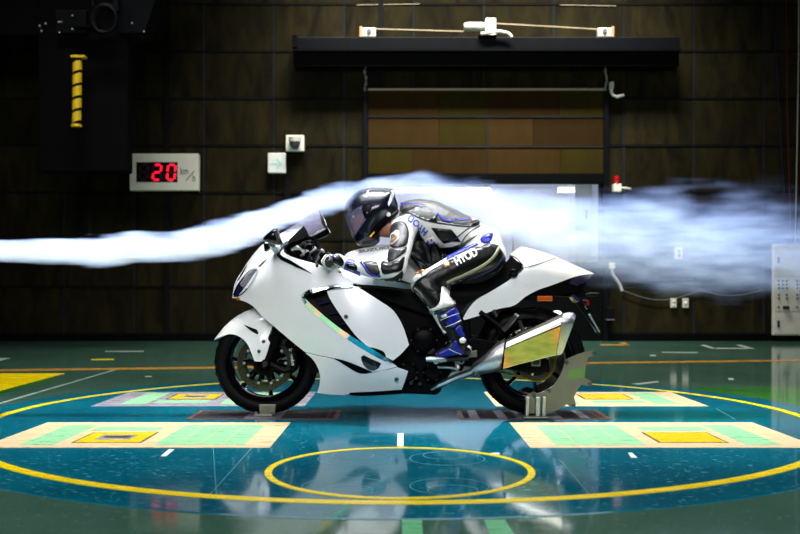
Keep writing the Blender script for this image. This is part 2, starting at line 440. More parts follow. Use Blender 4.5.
# the four inlaid plates and the two wheel pads
def floor_plate(sx, sy, border, label, mint='plate_mint', worn=False):
    t = thing('floor_plate', label, 'floor plate', (sx*1.22, TY+sy*.74, .003), 'inlaid plates on the turntable')
    def R(name, m, x0, x1, y0, y1, z, h=.001):
        xs = sorted((sx*x0, sx*x1)); ys = sorted((TY+sy*y0, TY+sy*y1))
        return flat(name, m, t, xs[0], xs[1], ys[0], ys[1], z, h)
    R('plate', border, .576, 1.86, .345, 1.148, .003, .0012)
    R('mint_panel', mint, 1.56, 1.715, .44, 1.08, .0042)
    R('mint_panel', mint, 1.2, 1.53, .51, .645, .0042)
    for i in range(4):
        a = .70+i*.1035
        R('mint_panel', mint if i % 2 == 0 else 'plate_mint', a, a+.098, .44, 1.08, .0042)
    R('mark_border', 'pad_dark', 1.18, 1.50, .70, 1.02, .0042, .0008)
    R('yellow_mark', 'plate_yellow', 1.19, 1.49, .71, 1.012, .005, .0008)
    if worn:
        R('worn_centre', 'plate_grey', 1.26, 1.42, .79, .93, .0058, .0003)
        R('worn_streak', 'pad_dark', 1.28, 1.40, .83, .88, .0061, .0003)
    return t
floor_plate(-1, -1, 'plate_beige', 'beige floor plate with a worn yellow square, in front of the front wheel side', worn=True)
floor_plate(1, -1, 'plate_beige', 'beige floor plate with clean yellow square, nearest camera on the rear wheel side')
floor_plate(-1, 1, 'plate_grey', 'grey bordered floor plate with mint panels behind the front wheel', worn=True)
floor_plate(1, 1, 'plate_beige', 'beige floor plate with yellow square behind the rear wheel')
def wheel_pad(cx, label, mid):
    t = thing('wheel_pad', label, 'wheel pad', (cx, 0, .003), 'pads under the wheels')
    flat('frame_plate', 'pad_rust', t, cx-.41, cx+.41, -.19, .19, .003, .002)
    flat('slot', 'pad_dark', t, cx-.385, cx-.355, -.16, .16, .005, .001)
    flat('slot', 'pad_dark', t, cx+.355, cx+.385, -.16, .16, .005, .001)
    for i in range(14):
        a = cx-.35+i*.05
        if abs(a+.026-cx) > .1: flat('belt_slat', 'pad_dark' if (i % 3) else mid, t, a, a+.047, -.172, .172, .005, .002)
    flat('steel_plate', 'pad_steel', t, cx-.10, cx+.10, -.165, .165, .005, .002)
    return t
FX, RX = -.749, .736
wheel_pad(FX, 'dark slatted wheel pad in the floor under the front wheel', 'pad_dark')
wheel_pad(RX, 'dark slatted wheel pad in the floor under the rear wheel', 'pad_steel')

# ------------------------------------------------------------------ back wall
wall = MB().box(-10, WX(366), YW+.05, YW+.2, 0, 7.2).box(WX(604), 10, YW+.05, YW+.2, 0, 7.2).box(WX(366), WX(604), YW+.05, YW+.2, WZ(180), 7.2).box(WX(366), WX(604), YW+.05, YW+.2, 0, WZ(263)).build('wall_back', 'wall_black')
tag(wall, 'dark panelled back wall of the test hall', kind='structure')
for nm, xa in (('wall_left', -10.1), ('wall_right', 9.9)):
    tag(MB().box(xa, xa+.2, -9, YW+.2, 0, 7.2).build(nm, 'wall_black'), 'dark side wall of the test hall', kind='structure')
pitch, zp, z0 = .983, .6617, .1
DX0, DX1, DZ1 = WX(363), WX(608), WZ(90)
pan_cache = {}
def wall_panel(x0, x1, za, zb):
    wd, ht = round(x1-x0, 3), round(zb-za, 3)
    if wd < .05 or ht < .05: return
    key = (wd, ht)
    if key not in pan_cache:
        mb = MB().box(-wd/2, wd/2, 0, .05, -ht/2, ht/2); o = mb.build('panel', 'wall_board', None, bevel=.006, seg=1)
        pan_cache[key] = o
    else:
        o = pan_cache[key].copy(); COL.objects.link(o)
    o.location = ((x0+x1)/2, YW, (za+zb)/2); o.parent = wall
for i in range(-5, 16):
    xa = -4.72+pitch*i; xb = xa+pitch
    for k in range(10):
        za = z0+zp*k; zb = za+zp
        a0, a1, b0, b1 = xa+.02, xb-.02, za+.012, zb-.012
        if a1 < DX0 or a0 > DX1 or b0 > DZ1: wall_panel(a0, a1, b0, b1)
        else:
            wall_panel(a0, min(a1, DX0), b0, b1); wall_panel(max(a0, DX1), a1, b0, b1)
            if b1 > DZ1: wall_panel(max(a0, DX0), min(a1, DX1), DZ1+.02, b1)
    if not (DX0 < xa < DX1): MB().box(xa-.02, xa+.02, YW-.003, YW+.06, .1, 6.8).build('batten', 'batten_grey', wall)
    else: MB().box(xa-.02, xa+.02, YW-.003, YW+.06, DZ1, 6.8).build('batten', 'batten_grey', wall)
for k in range(11):
    z = z0+zp*k
    if z < DZ1:
        MB().box(-10, DX0, YW-.01, YW+.06, z-.013, z+.013).build('rail', 'wall_black', wall)
        MB().box(DX1, 10, YW-.01, YW+.06, z-.013, z+.013).build('rail', 'wall_black', wall)
    else: MB().box(-10, 10, YW-.01, YW+.06, z-.013, z+.013).build('rail', 'wall_black', wall)
for px, ya, yb in ((167, 0, 341), (287.5, 150, 341), (381, -40, 90), (80, 180, 250)):
    MB().box(WX(px)-.035, WX(px)+.035, YW-.025, YW+.06, max(0, WZ(yb)), min(6.8, WZ(ya))).build('post', 'wall_black', wall)
MB().box(-10, DX0, YW-.03, YW+.06, 0, .095).build('kick_board', 'steel_black', wall)
MB().box(DX1, 10, YW-.03, YW+.06, 0, .095).build('kick_board', 'steel_black', wall)

# lifting door with plywood boards, window and lit room behind
door = MB().box(DX0, DX0+.07, YW-.06, YW+.05, 0, WZ(55)).build('door_1', 'steel_navy', None, bevel=.006)
tag(door, 'tall lifting door of brown boards in a dark steel frame', kind='structure')
MB().box(DX1-.07, DX1, YW-.06, YW+.05, 0, WZ(48)).build('door_post', 'steel_navy', door, bevel=.006)
MB().box(DX0+.07, DX1-.07, YW-.03, YW+.05, WZ(184), WZ(174)).build('bottom_edge', 'steel_black', door, bevel=.005)
MB().box(DX0+.07, DX1-.07, YW-.045, YW+.0, WZ(91), WZ(89)).build('top_edge', 'wire_pale', door)
rows = [(91, 116.3, (368, 439, 487, 559, 605)), (117.7, 146.2, (368, 439, 487, 533, 605)), (147.6, 173.5, (368, 413, 487, 560, 605))]
kinds = ['bobo', 'bobb', 'obbo']
for (ya, yb, xs), kd in zip(rows, kinds):
    for a, b, c in zip(xs[:-1], xs[1:], kd):
        gap = .5 if a == 487 else .15
        MB().box(WX(a+gap), WX(b-.2), YW-.02, YW+.03, WZ(yb), WZ(ya)).build('board', 'door_brown' if c == 'b' else 'door_olive', door)
for y in (117, 146.9): MB().box(DX0+.07, DX1-.07, YW-.03, YW+.03, WZ(y+.9), WZ(y-.9)).build('cross_rail', 'batten_grey', door)
MB().box(WX(486.6), WX(487.8), YW-.028, YW+.03, WZ(173), WZ(91)).build('mullion', 'batten_grey', door)
MB().box(DX0+.07, DX1-.07, YW, YW+.05, 0, WZ(262)).build('lower_leaf', 'steel_black', door)
MB().box(WX(600), DX1-.07, YW, YW+.05, WZ(262), WZ(184)).build('side_leaf', 'steel_black', door)
win = MB().box(WX(368), WX(600), YW-.01, YW+.04, WZ(263.5), WZ(262)).build('window_1', 'steel_navy'); tag(win, 'wide control room window below the brown door boards', kind='structure')
MB().box(WX(368), WX(600), YW+.02, YW+.026, WZ(262), WZ(184)).build('pane', 'pane_glass', win)
for px in (368.6, 599.4): MB().box(WX(px)-.01, WX(px)+.01, YW+.0, YW+.04, WZ(262), WZ(184)).build('jamb', 'batten_grey', win)
RB = YW+2.6
room = MB().box(WX(355), WX(615), RB, RB+.1, .3, 3.2).build('wall_control_room', 'room_grey'); tag(room, 'pale grey wall of the lit control room', kind='structure')
rc = MB().box(WX(340), WX(640), YW+.2, RB+.1, 2.42, 2.5).build('ceiling', 'room_grey'); tag(rc, 'pale ceiling of the control room', kind='structure')
for nm, xa in (('wall_control_room_left', WX(350)), ('wall_control_room_right', WX(602))):
    tag(MB().box(xa, xa+.08, YW+.2, RB, .3, 2.5).build(nm, 'room_grey'), 'side wall of the lit control room', kind='structure')
tag(MB().box(WX(340), WX(640), YW+.2, RB+.1, .55, .6).build('floor_control_room', 'room_grey'), 'floor of the control room', kind='structure')
for a, b, nm in ((396, 490, 'long fluorescent tube lamp on the control room ceiling above the rider'), (558, 588, 'short fluorescent tube lamp on the control room ceiling by the right window edge')):
    Yt = YW+1.3; t = thing('tube_lamp', nm, 'lamp', (WX((a+b)/2, Yt), Yt, WZ(190, Yt)), 'control room lamps')
    MB().tube([(WX(a, Yt), Yt, WZ(190, Yt)), (WX(b, Yt), Yt, WZ(190, Yt))], .035, 10).build('tube', 'tube_light', t)
    MB().box(WX(a, Yt), WX(b, Yt), Yt-.06, Yt+.06, WZ(190, Yt)+.03, 2.42).build('holder', 'partition_white', t)
Yp = YW+.75
pt = thing('partition', 'white partition board standing behind the right end of the control room window', 'partition', (WX(587, Yp), Yp, .6))
MB().box(WX(575, Yp), WX(600, Yp), Yp, Yp+.04, .6, 2.38).build('board', 'partition_white', pt, bevel=.004)
MB().box(WX(585.5, Yp), WX(587, Yp), Yp-.03, Yp, WZ(219, Yp), WZ(210, Yp)).build('handle', 'handle_grey', pt)
Yr = YW+1.1
rk = thing('tubular_rack', 'white tubular rack standing behind the control room window', 'rack', (WX(525, Yr), Yr, .6))
for a in (513, 541): MB().tube([(WX(a, Yr), Yr, .6), (WX(a, Yr), Yr, WZ(232, Yr))], .018, 8).build('upright', 'partition_white', rk, True)
MB().tube([(WX(513, Yr), Yr, WZ(230, Yr)), (WX(541, Yr), Yr, WZ(230, Yr))], .015, 8).build('crossbar', 'partition_white', rk, True)
# ------------------------------------------------------------------ things on the wall
YF = YW-.02
b = thing('hoist_beam', 'long dark steel beam over the lifting door', 'beam', (WX(486), YW-.2, WZ(50)))
MB().box(WX(293, YW-.35), WX(680, YW-.35), YW-.35, YW-.32, WZ(50, YW-.35), WZ(37, YW-.35)).build('front_web', 'steel_navy', b, bevel=.008)
MB().box(WX(293, YW-.35), WX(680, YW-.35), YW-.33, YW, WZ(39, YW-.35), WZ(37, YW-.35)).build('top_flange', 'steel_black', b)
MB().box(WX(293, YW-.35), WX(680, YW-.35), YW-.39, YW-.31, WZ(51.5, YW-.35), WZ(49.5, YW-.35)).build('bottom_flange', 'steel_black', b)
MB().box(WX(293, YW-.35), WX(680, YW-.35), YW-.3, YW-.25, WZ(66, YW-.3), WZ(40, YW-.3)).build('beam_shade_box', 'steel_black', b)  # thin dark box; below the beam it stands in for its shadow
MB().box(WX(292, YW-.4), WX(297, YW-.4), YW-.4, YW-.3, WZ(47, YW-.4), WZ(35, YW-.4)).build('end_plate', 'steel_black', b)
YB = YW-.3; zt = WZ(37, YW-.35)
mo = thing('hoist_motor', 'cream electric hoist motor standing on the long dark beam', 'motor', (WX(480, YB), YB, zt))
MB().tube([(WX(464, YB), YB, WZ(27, YB)), (WX(466, YB), YB, WZ(27, YB)), (WX(467, YB), YB, WZ(27, YB)), (WX(484, YB), YB, WZ(27, YB))], [.05, .06, .065, .062], 16).build('motor_body', 'cream_dim', mo, True)
for x in (470, 475, 480): MB().tube([(WX(x, YB), YB, WZ(27, YB)), (WX(x+1.2, YB), YB, WZ(27, YB))], .068, 16).build('cooling_rib', 'cream_dim', mo, True)
MB().box(WX(485, YB), WX(495.5, YB), YB-.08, YB+.08, zt, WZ(19.5, YB)).build('gearbox', 'cream_enamel', mo, bevel=.012)
MB().box(WX(478, YB), WX(496, YB), YB-.1, YB+.1, zt, zt+.02).build('foot_plate', 'steel_black', mo)
MB().tube([U(481, 34, YB-.12), U(490, 32.5, YB-.12), U(500, 31.5, YB-.12), U(508, 33, YB-.12), U(512, 37, YB-.12)], .022, 8).build('conduit', 'cream_enamel', mo, True)
def pulley(a, b_, oe, label):
    t = thing('pulley_block', label, 'pulley', (WX((a+b_)/2, YB), YB, zt), 'pulley blocks on the beam')
    MB().box(WX(a, YB), WX(b_, YB), YB-.05, YB+.05, zt, WZ(28.5, YB)).build('block', 'cream_dim', t, bevel=.015)
    MB().box(WX(oe, YB)-.018, WX(oe, YB)+.018, YB-.06, YB+.06, zt, WZ(27.5, YB)).build('end_cap', 'orange_end', t, bevel=.004)
    MB().tube([(WX((a+b_)/2, YB), YB-.07, WZ(32, YB)), (WX((a+b_)/2, YB), YB+.07, WZ(32, YB))], .03, 12).build('axle', 'wire_dark', t, True)
pulley(362, 376, 361, 'cream pulley block on the beam above the post left of the door')
pulley(597, 611, 612, 'cream pulley block on the beam above the post right of the door')
tag(MB().tube([U(376, 29, YB), U(464, 31.5, YB)], .008, 6).build('hoist_wire', 'wire_pale'), 'pale wire running from the pulley over the left door post to the hoist motor', 'wire', 'hoist wires')
tag(MB().tube([U(495, 23.5, YB), U(550, 26.5, YB), U(597, 29.3, YB)], .008, 6).build('hoist_wire', 'wire_pale'), 'pale wire running from hoist motor to the pulley over the right door post', 'wire', 'hoist wires')
tag(MB().tube([U(357, 5, YW-.01), U(420, 4, YW-.01)], .006, 6).build('hoist_wire', 'wire_pale'), 'short pale wire high on the wall near the top of the picture', 'wire', 'hoist wires')
tag(MB().tube([U(560, 5, YW-.01), U(616, 6, YW-.01)], .006, 6).build('hoist_wire', 'wire_pale'), 'pale wire at the top of the picture right of the hoist motor', 'wire', 'hoist wires')
for px, y0_, y1_, lb in ((365.5, 58, 92, 'short hanging chain beside the left door post'), (606, 56, 92, 'short hanging chain beside the right door post')):
    Yc = YW-.12; t = thing('hoist_chain', lb, 'chain', (WX(px, Yc), Yc, WZ(y1_, Yc)), 'hoist chains')
    n = 12
    for i in range(n):
        z = WZ(y0_, Yc)+(WZ(y1_, Yc)-WZ(y0_, Yc))*i/n
        x = WX(px, Yc)+.012*math.sin(i)
        mb = MB().tube([(x+.014*math.cos(a) if i % 2 else x, Yc if i % 2 else Yc+.014*math.cos(a), z+.025*math.sin(a)) for a in np.linspace(0, 2*math.pi, 8, endpoint=False)], .005, 5, True)
        mb.build('link', 'cable_white', t)
Yd = YW-.16
d = thing('speed_display', 'white wall display board showing 20 km/h in red digits', 'display', (WX(164, Yd), Yd, WZ(191, Yd)))
MB().box(WX(129.5, Yd), WX(198, Yd), Yd, YW-.03, WZ(190.5, Yd), WZ(153.5, Yd)).build('case', 'cream_enamel', d, bevel=.008)
MB().box(WX(136.5, Yd), WX(177.6, Yd), Yd-.004, Yd+.004, WZ(182, Yd), WZ(162.2, Yd)).build('screen', 'screen_black', d)
SEG = {'a': (.18, 1.92, .82, 1.92), 'b': (.92, 1.86, .92, 1.08), 'c': (.92, .92, .92, .14), 'd': (.18, .08, .82, .08), 'e': (.08, .92, .08, .14), 'f': (.08, 1.86, .08, 1.08), 'g': (.18, 1., .82, 1.)}
def digit(cx, cy, wd, ht, on, yy, parent, wid=2.1):
    for k, (a, b_, c, e) in SEG.items():
        lit = k in on
        x0, x1 = cx+(a-.5)*wd, cx+(c-.5)*wd; y0, y1 = cy-(b_-1)*ht/2, cy-(e-1)*ht/2
        x0 += (b_-1)*.7; x1 += (e-1)*.7
        h = wid/2
        if abs(y0-y1) < .01: P = [(x0, y0), (x0+h*.7, y0-h), (x1-h*.7, y0-h), (x1, y0), (x1-h*.7, y0+h), (x0+h*.7, y0+h)]
        else: P = [(x0, y0), (x0+h, y0+h*.7), (x1+h, y1-h*.7), (x1, y1), (x1-h, y1-h*.7), (x0-h, y0+h*.7)]
        MB().prism(P, yy, yy+.004).build('segment', 'led_red' if lit else 'led_off', parent)
digit(157, 172.3, 9, 16.2, 'abged', Yd-.008, d); digit(171.3, 172.3, 9, 16.2, 'abcdef', Yd-.008, d); digit(143.5, 172.3, 9, 16.2, '', Yd-.008, d)
def wall_text(body, cx, cy, size_px, yy, m, parent, name='lettering', rot=0, squeeze=1., bold=0.):
    v, f = textmesh(body, 1.0, bold); c, s_ = math.cos(rot), math.sin(rot)
    vv = []
    for x, y, _ in v:
        x, y = x*size_px*squeeze, y*size_px
        x, y = x*c-y*s_, x*s_+y*c
        vv.append(U(cx+x, cy-y, yy))
    return MB().add(vv, f).build(name, m, parent)
wall_text('km', 184.2, 171.3, 10.8, Yd-.003, 'ink_black', d, squeeze=.62)
MB().prism([(185.6, 180.6), (186.5, 180.6), (194.6, 171), (193.7, 171)], Yd-.003, Yd).build('lettering', 'ink_black', d)
wall_text('h', 193.8, 178.4, 10.8, Yd-.003, 'ink_black', d, squeeze=.62)
Ys = YW-.09
s = thing('arrow_sign', 'small square white sign with pale mint arrow pointing right', 'sign', (WX(277, Ys), Ys, WZ(173, Ys)))
MB().box(WX(267.8, Ys), WX(285.7, Ys), Ys, YW, WZ(173, Ys), WZ(152.8, Ys)).build('case', 'sign_white', s, bevel=.008)
MB().prism([(270.5, 162.9), (279, 162.9), (276.2, 159.4), (277.4, 158.6), (282, 163.7), (277.4, 168.6), (276.2, 167.8), (279, 164.5), (270.5, 164.5)], Ys-.003, Ys+.001).build('arrow', 'sign_mint', s)
dc = thing('dome_camera', 'dome camera with dark globe on a white square wall plate', 'camera', (WX(295, Ys), Ys, WZ(151, Ys)))
MB().box(WX(285.8, Ys), WX(304, Ys), Ys, YW, WZ(151, Ys), WZ(135, Ys)).build('back_plate', 'cream_enamel', dc, bevel=.006)
MB().cyl(U(294.8, 137.5, Ys-.06), U(294.8, 142, Ys-.06), .085, 20).build('collar', 'cream_dim', dc, True)
MB().ball(U(294.8, 143, Ys-.06), .075, .075, .085).build('globe', 'wire_dark', dc, True)
Yb = YW-.1
bc = thing('warning_beacon', 'red warning beacon on a white box beside the door post', 'beacon', (WX(617, Yb), Yb, WZ(192, Yb)))
MB().box(WX(613.5, Yb), WX(621, Yb), Yb-.03, YW, WZ(192, Yb), WZ(184, Yb)).build('base_box', 'cream_enamel', bc, bevel=.008)
MB().lathe([(.0, 0), (.036, 0), (.036, .08), (.028, .105), (.012, .115), (0, .117)], U(616.7, 184, Yb), 'z', 20).build('red_dome', 'beacon_red', bc, True)
MB().tube([U(621, 188, Yb), U(627, 188.3, Yb), U(631, 189, Yb)], [.018, .018, .012], 8).build('stub_pipe', 'cream_dim', bc, True)
pe = thing('pipe_elbow', 'white bent conduit elbow beside the top of the right door post', 'pipe', (WX(612, Yb), Yb, WZ(98, Yb)))
MB().tube([U(611.5, 88, Yb), U(611.5, 92, Yb), U(613, 95, Yb), U(617, 97, Yb), U(624, 95, Yb)], [.025, .022, .022, .022, .02], 10).build('bent_pipe', 'cream_enamel', pe, True)
MB().box(WX(609.3, Yb), WX(613.6, Yb), Yb-.03, YW, WZ(89, Yb), WZ(82, Yb)).build('socket_box', 'cream_dim', pe, bevel=.006)
def outlet(px, py, wpx, hpx, label, kind):
    t = thing('wall_switch', label, 'switch', (WX(px), YW, WZ(py+hpx/2)), 'wall switches and outlets')
    MB().box(WX(px-wpx/2), WX(px+wpx/2), YW-.035, YW, WZ(py+hpx/2), WZ(py-hpx/2)).build('plate', 'cream_dim', t, bevel=.005)
    if kind == 'double':
        for dy in (-2, 2): MB().box(WX(px-1.2), WX(px+1.2), YW-.045, YW-.03, WZ(py+dy+1.1), WZ(py+dy-1.1)).build('socket', 'cream_enamel', t, bevel=.003)
    elif kind == 'red':
        MB().box(WX(px-1), WX(px+1.6), YW-.045, YW-.03, WZ(py-.5), WZ(py-3)).build('button', 'wire_dark', t); MB().box(WX(px-1), WX(px+1.6), YW-.045, YW-.03, WZ(py+3.6), WZ(py+1)).build('button', 'beacon_red', t)
    else: MB().ball((WX(px), YW-.035, WZ(py)), .022, .012, .022).build('button', 'cream_enamel', t, True)
outlet(678, 253.3, 8, 12, 'switch plate with a red button on the wall right of the door', 'red')
outlet(673, 303, 6, 9.5, 'white double outlet plate low on the wall, left of the pair', 'double')
outlet(685, 303, 6, 9.5, 'white switch plate with round button low on the wall, right of the pair', 'round')
jb = thing('junction_box', 'small cream junction box with a bent hose below it on the right door post', 'box', (WX(612, Yb), Yb, WZ(292, Yb)))
MB().box(WX(609.5, Yb), WX(614.5, Yb), Yb-.03, YW, WZ(269, Yb), WZ(262.5, Yb)).build('box_body', 'cream_dim', jb, bevel=.006)
MB().tube([U(611.5, 268, Yb), U(612.5, 274, Yb), U(616, 279, Yb), U(620, 285, Yb), U(622, 291, Yb)], [.022]*5, 10).build('hose', 'cable_white', jb, True)
mb_ = thing('meter_box', 'dark box on the lower right door post', 'box', (WX(611, Yb), Yb, WZ(320, Yb)))
MB().box(WX(606, Yb), WX(614, Yb), Yb-.05, YW, WZ(319, Yb), WZ(307, Yb)).build('case', 'steel_navy', mb_, bevel=.01)
MB().box(WX(606, Yb), WX(614, Yb), Yb-.06, YW, WZ(320, Yb), WZ(319, Yb)).build('lip', 'wire_dark', mb_)
tag(MB().tube([U(x, 290+10*math.sin(math.pi*(x-622)/78), YW-.03) for x in np.linspace(622, 700, 16)]+[U(x, 290+5.5*math.sin(math.pi*(x-700)/62), YW-.03) for x in np.linspace(704, 761, 14)], .006, 5).build('sagging_wire', 'wire_dark'), 'thin grey wire sagging along the wall above the two outlets', 'wire')
# control cabinet at the right
Yc = YW-.1
cc = thing('control_cabinet', 'tall cream control cabinet with rows of buttons at the right edge', 'cabinet', (WX(800, Yc), Yc, 0))
xl, xr = WX(773, Yc), WX(840, Yc)
MB().box(xl, xr, Yc, YW-.04, WZ(335.5, Yc), WZ(244, Yc)).build('body', 'cream_dim', cc, bevel=.01)
MB().box(xl+.03, xr-.03, Yc+.01, YW-.04, 0, WZ(335.5, Yc)).build('plinth', 'steel_black', cc)
MB().box(xl+.012, xr-.012, Yc-.012, Yc, WZ(277, Yc), WZ(246, Yc)).build('door', 'cream_dim', cc, bevel=.004)
MB().box(xl+.012, xr-.012, Yc-.012, Yc, WZ(311.5, Yc), WZ(278, Yc)).build('button_panel', 'cream_dim', cc, bevel=.004)
MB().box(xl+.012, xr-.012, Yc-.012, Yc, WZ(334, Yc), WZ(312.5, Yc)).build('door', 'cream_dim', cc, bevel=.004)
for ya, yb in ((257, 263), (320.5, 327)): MB().box(WX(776.8, Yc), WX(779, Yc), Yc-.03, Yc-.01, WZ(yb, Yc), WZ(ya, Yc)).build('handle', 'ink_black', cc, bevel=.003)
for r in range(5):
    for x in (778.5, 782.5, 786.5, 797, 800.5, 804, 808, 812):
        if r > 2 and x in (782.5,): continue
        c = U(x, 281+r*3.6+(3 if r > 2 else 0), Yc-.012)
        MB().cyl(c, c+Vector((0, -.015, 0)), .013, 8).build('button', 'ink_black', cc)
for x in (784, 787):
    c = U(x, 307.5, Yc-.012); MB().cyl(c, c+Vector((0, -.04, 0)), .024, 12).build('knob', 'ink_black', cc, True)
for x in (778.5, 797, 801):
    c = U(x, 307, Yc-.012); MB().cyl(c, c+Vector((0, -.015, 0)), .013, 8).build('button', 'ink_black', cc)
MB().box(WX(786, Yc), WX(812, Yc), Yc+.0, Yc+.06, WZ(244, Yc), WZ(244, Yc)+.03).build('cable_gland', 'wire_dark', cc)
Yk = Yc+.03; zg = WZ(244, Yc)+.03
for pts, m, lb in (([(772, 0), (776, 60), (780, 130), (784, 195)], 'cable_blue', 'thin blue cable hanging above the control cabinet'), ([(786, -30), (787, 100), (789, 180), (790.5, 243)], 'cable_red', 'thin red cable hanging down into the control cabinet'), ([(799, -30), (798.5, 60), (796.5, 180), (795, 243)], 'cable_white', 'pale cable hanging down into the control cabinet')):
    tag(MB().tube([U(x, y, Yk) for x, y in pts], .007, 6).build('hanging_cable', m), lb, 'cable', 'cables over the cabinet')
# dark hanging gantry at upper left with hazard bar and cable coil
Yg = 5.6
g = thing('gantry', 'large black gantry hanging from the ceiling at upper left', 'gantry', (WX(85, Yg), Yg, WZ(178, Yg)))
MB().box(WX(38, Yg), WX(128, Yg), Yg, Yg+.2, WZ(172, Yg), 6.6).build('column', 'gantry_black', g, bevel=.02)
MB().box(WX(-60, Yg), WX(140, Yg), Yg+.05, Yg+.25, WZ(34, Yg), 6.4).build('arm', 'gantry_black', g, bevel=.02)
MB().prism([(118, -30), (166, -30), (144, 33), (118, 33)], Yg-.05, Yg+.3).build('side_plate', 'steel_navy', g, bevel=.006)
MB().box(WX(55, Yg-.1), WX(86, Yg-.1), Yg-.1, Yg, WZ(33, Yg-.1), WZ(10, Yg-.1)).build('bracket_plate', 'steel_navy', g, bevel=.008)
MB().box(WX(72, Yg-.2), WX(98, Yg-.2), Yg-.2, Yg-.08, WZ(27, Yg-.2), WZ(24.5, Yg-.2)).build('bracket_arm', 'steel_black', g)
for x, y in ((39.5, 26), (45.5, 23.5), (41.5, 31), (59, 22), (61.5, 22), (59.5, 32.5), (72.5, 15.5), (72.5, 29), (132, 23), (144, 31.5)):
    MB().ball(U(x, y, Yg-.11), .012, .012, .012, 8, 5).build('bolt', 'cable_white', g)
Yh = Yg-.16
hb = thing('hazard_bar', 'yellow and black striped hazard bar hanging from the black gantry', 'bar', (WX(76.5, Yh), Yh, WZ(127, Yh)))
cxz = lambda y: (WX(77.5-.9*(y-55)/72, Yh), Yh, WZ(y, Yh))
MB().box(WX(71.8, Yh), WX(86, Yh), Yh-.05, Yh+.05, WZ(58.5, Yh), WZ(56, Yh)).build('top_bracket', 'hazard_yellow', hb, bevel=.004)
MB().tube([cxz(58), cxz(125)], .049, 16).build('bar', 'wall_black', hb, True)
for i in range(5):
    y = 62+i*12.6; rs = []
    for a in range(20):
        th = 2*math.pi*a/20; sl = 1.7*math.cos(th)
        x, yy_, _ = cxz(y)
        rs.append([(x+.052*math.cos(th), Yh+.052*math.sin(th), WZ(y-sl, Yh)), (x+.052*math.cos(th), Yh+.052*math.sin(th), WZ(y+9.6-sl, Yh))])
    mb = MB()
    for a in range(20):
        p, q = rs[a], rs[(a+1) % 20]; mb.add([p[0], q[0], q[1], p[1]], [(0, 1, 2, 3)])
    mb.build('stripe', 'hazard_yellow', hb, True)
MB().lathe([(0, 0), (.06, 0), (.06, .03), (0, .03)], U(76.5, 127, Yh), 'z', 16).build('foot', 'hazard_yellow', hb)
Yo = Yg-.3
co = thing('cable_coil', 'coiled black cable hanging from the gantry at the top left', 'cable', (WX(104, Yo), Yo, WZ(34, Yo)))
for k, (ox, oy, r) in enumerate(((0, 0, 1.), (1.5, 1.2, .96), (-1, 2, .93), (.8, -1, 1.03))):
    MB().tube([U(104+ox+12.3*r*math.cos(a), 19+oy+13.5*r*math.sin(a), Yo+.02*k) for a in np.linspace(0, 2*math.pi, 28, endpoint=False)], .018, 8, True).build('loop', 'steel_navy', co, True)
MB().tube([U(93, 8, Yo), U(92, -4, Yo), U(93, -30, Yo)], .018, 8).build('lead', 'steel_navy', co, True)
MB().box(WX(113, Yo), WX(118, Yo), Yo, Yo+.1, WZ(11, Yo), WZ(-20, Yo)).build('strap', 'steel_navy', co)

# ------------------------------------------------------------------ motorcycle
mat('white_paint', rgb(226, 228, 230), .22, coat=.8, var=.02, vscale=(3, 3, 3))
mat('black_gloss', rgb(4, 4, 5), .14, coat=.25, spec=.3)
mat('black_satin', rgb(2, 2, 3), .45, spec=.07, var=.2, vscale=(30, 30, 30))
mat('black_plastic', rgb(3, 3, 4), .6, spec=.05, var=.2, vscale=(40, 40, 40), bump=.08, bscale=300)
mat('dark_metal', rgb(58, 60, 62), .38, metal=.8, var=.25, vscale=(30, 30, 30))
mat('chrome', rgb(232, 234, 236), .07, metal=1., var=.03)
mat('brushed_steel', rgb(205, 207, 208), .36, metal=1., var=.12, vscale=(60, 6, 60))
mat('muffler_mirror', rgb(222, 218, 204), .27, metal=1., var=.06, vscale=(10, 10, 10))
mat('titanium_gold', rgb(186, 144, 84), .18, metal=1., var=.15, vscale=(10, 10, 30), col2=rgb(150, 122, 70))
mat('disc_steel', rgb(78, 76, 62), .3, metal=.9, var=.15, vscale=(40, 40, 40))
mat('chain_gold', rgb(112, 92, 28), .4, metal=.8, var=.4, vscale=(90, 90, 90))
mat('plate_metal', rgb(122, 122, 106), .4, metal=.5, var=.15, vscale=(12, 12, 12))
mat('tape_green', rgb(86, 128, 62), .5, var=.1)
mat('tyre', rgb(4, 4, 5), .55, spec=.1, var=.25, vscale=(20, 20, 20), bump=.1, bscale=150)
mat('lens_blue', rgb(20, 26, 62), .08, coat=1)
mat('amber', rgb(170, 76, 8), .25, coat=.6, var=.2, vscale=(120, 120, 20))
mat('red_lens', rgb(150, 14, 24), .2, coat=.6)
mat('tail_lens', rgb(44, 40, 62), .1, coat=1, var=.4, vscale=(60, 60, 60))
mat('screen_glass', rgb(140, 138, 160), .04, alpha=.3)
mat('pale_pink', rgb(214, 170, 150), .4)
mat('bolt_grey', rgb(84, 92, 92), .3, metal=.7)
mat('logo_grey', rgb(84, 86, 90), .3, metal=.5)
bike = thing('motorcycle', 'white sport motorcycle standing side-on on the blue turntable', 'motorcycle', (0, 0, 0))
SIL = [(232, 298), (235, 283), (242, 271), (249, 260), (257, 250), (263, 244), (272, 238.5), (281, 233), (292, 229), (304, 225)]
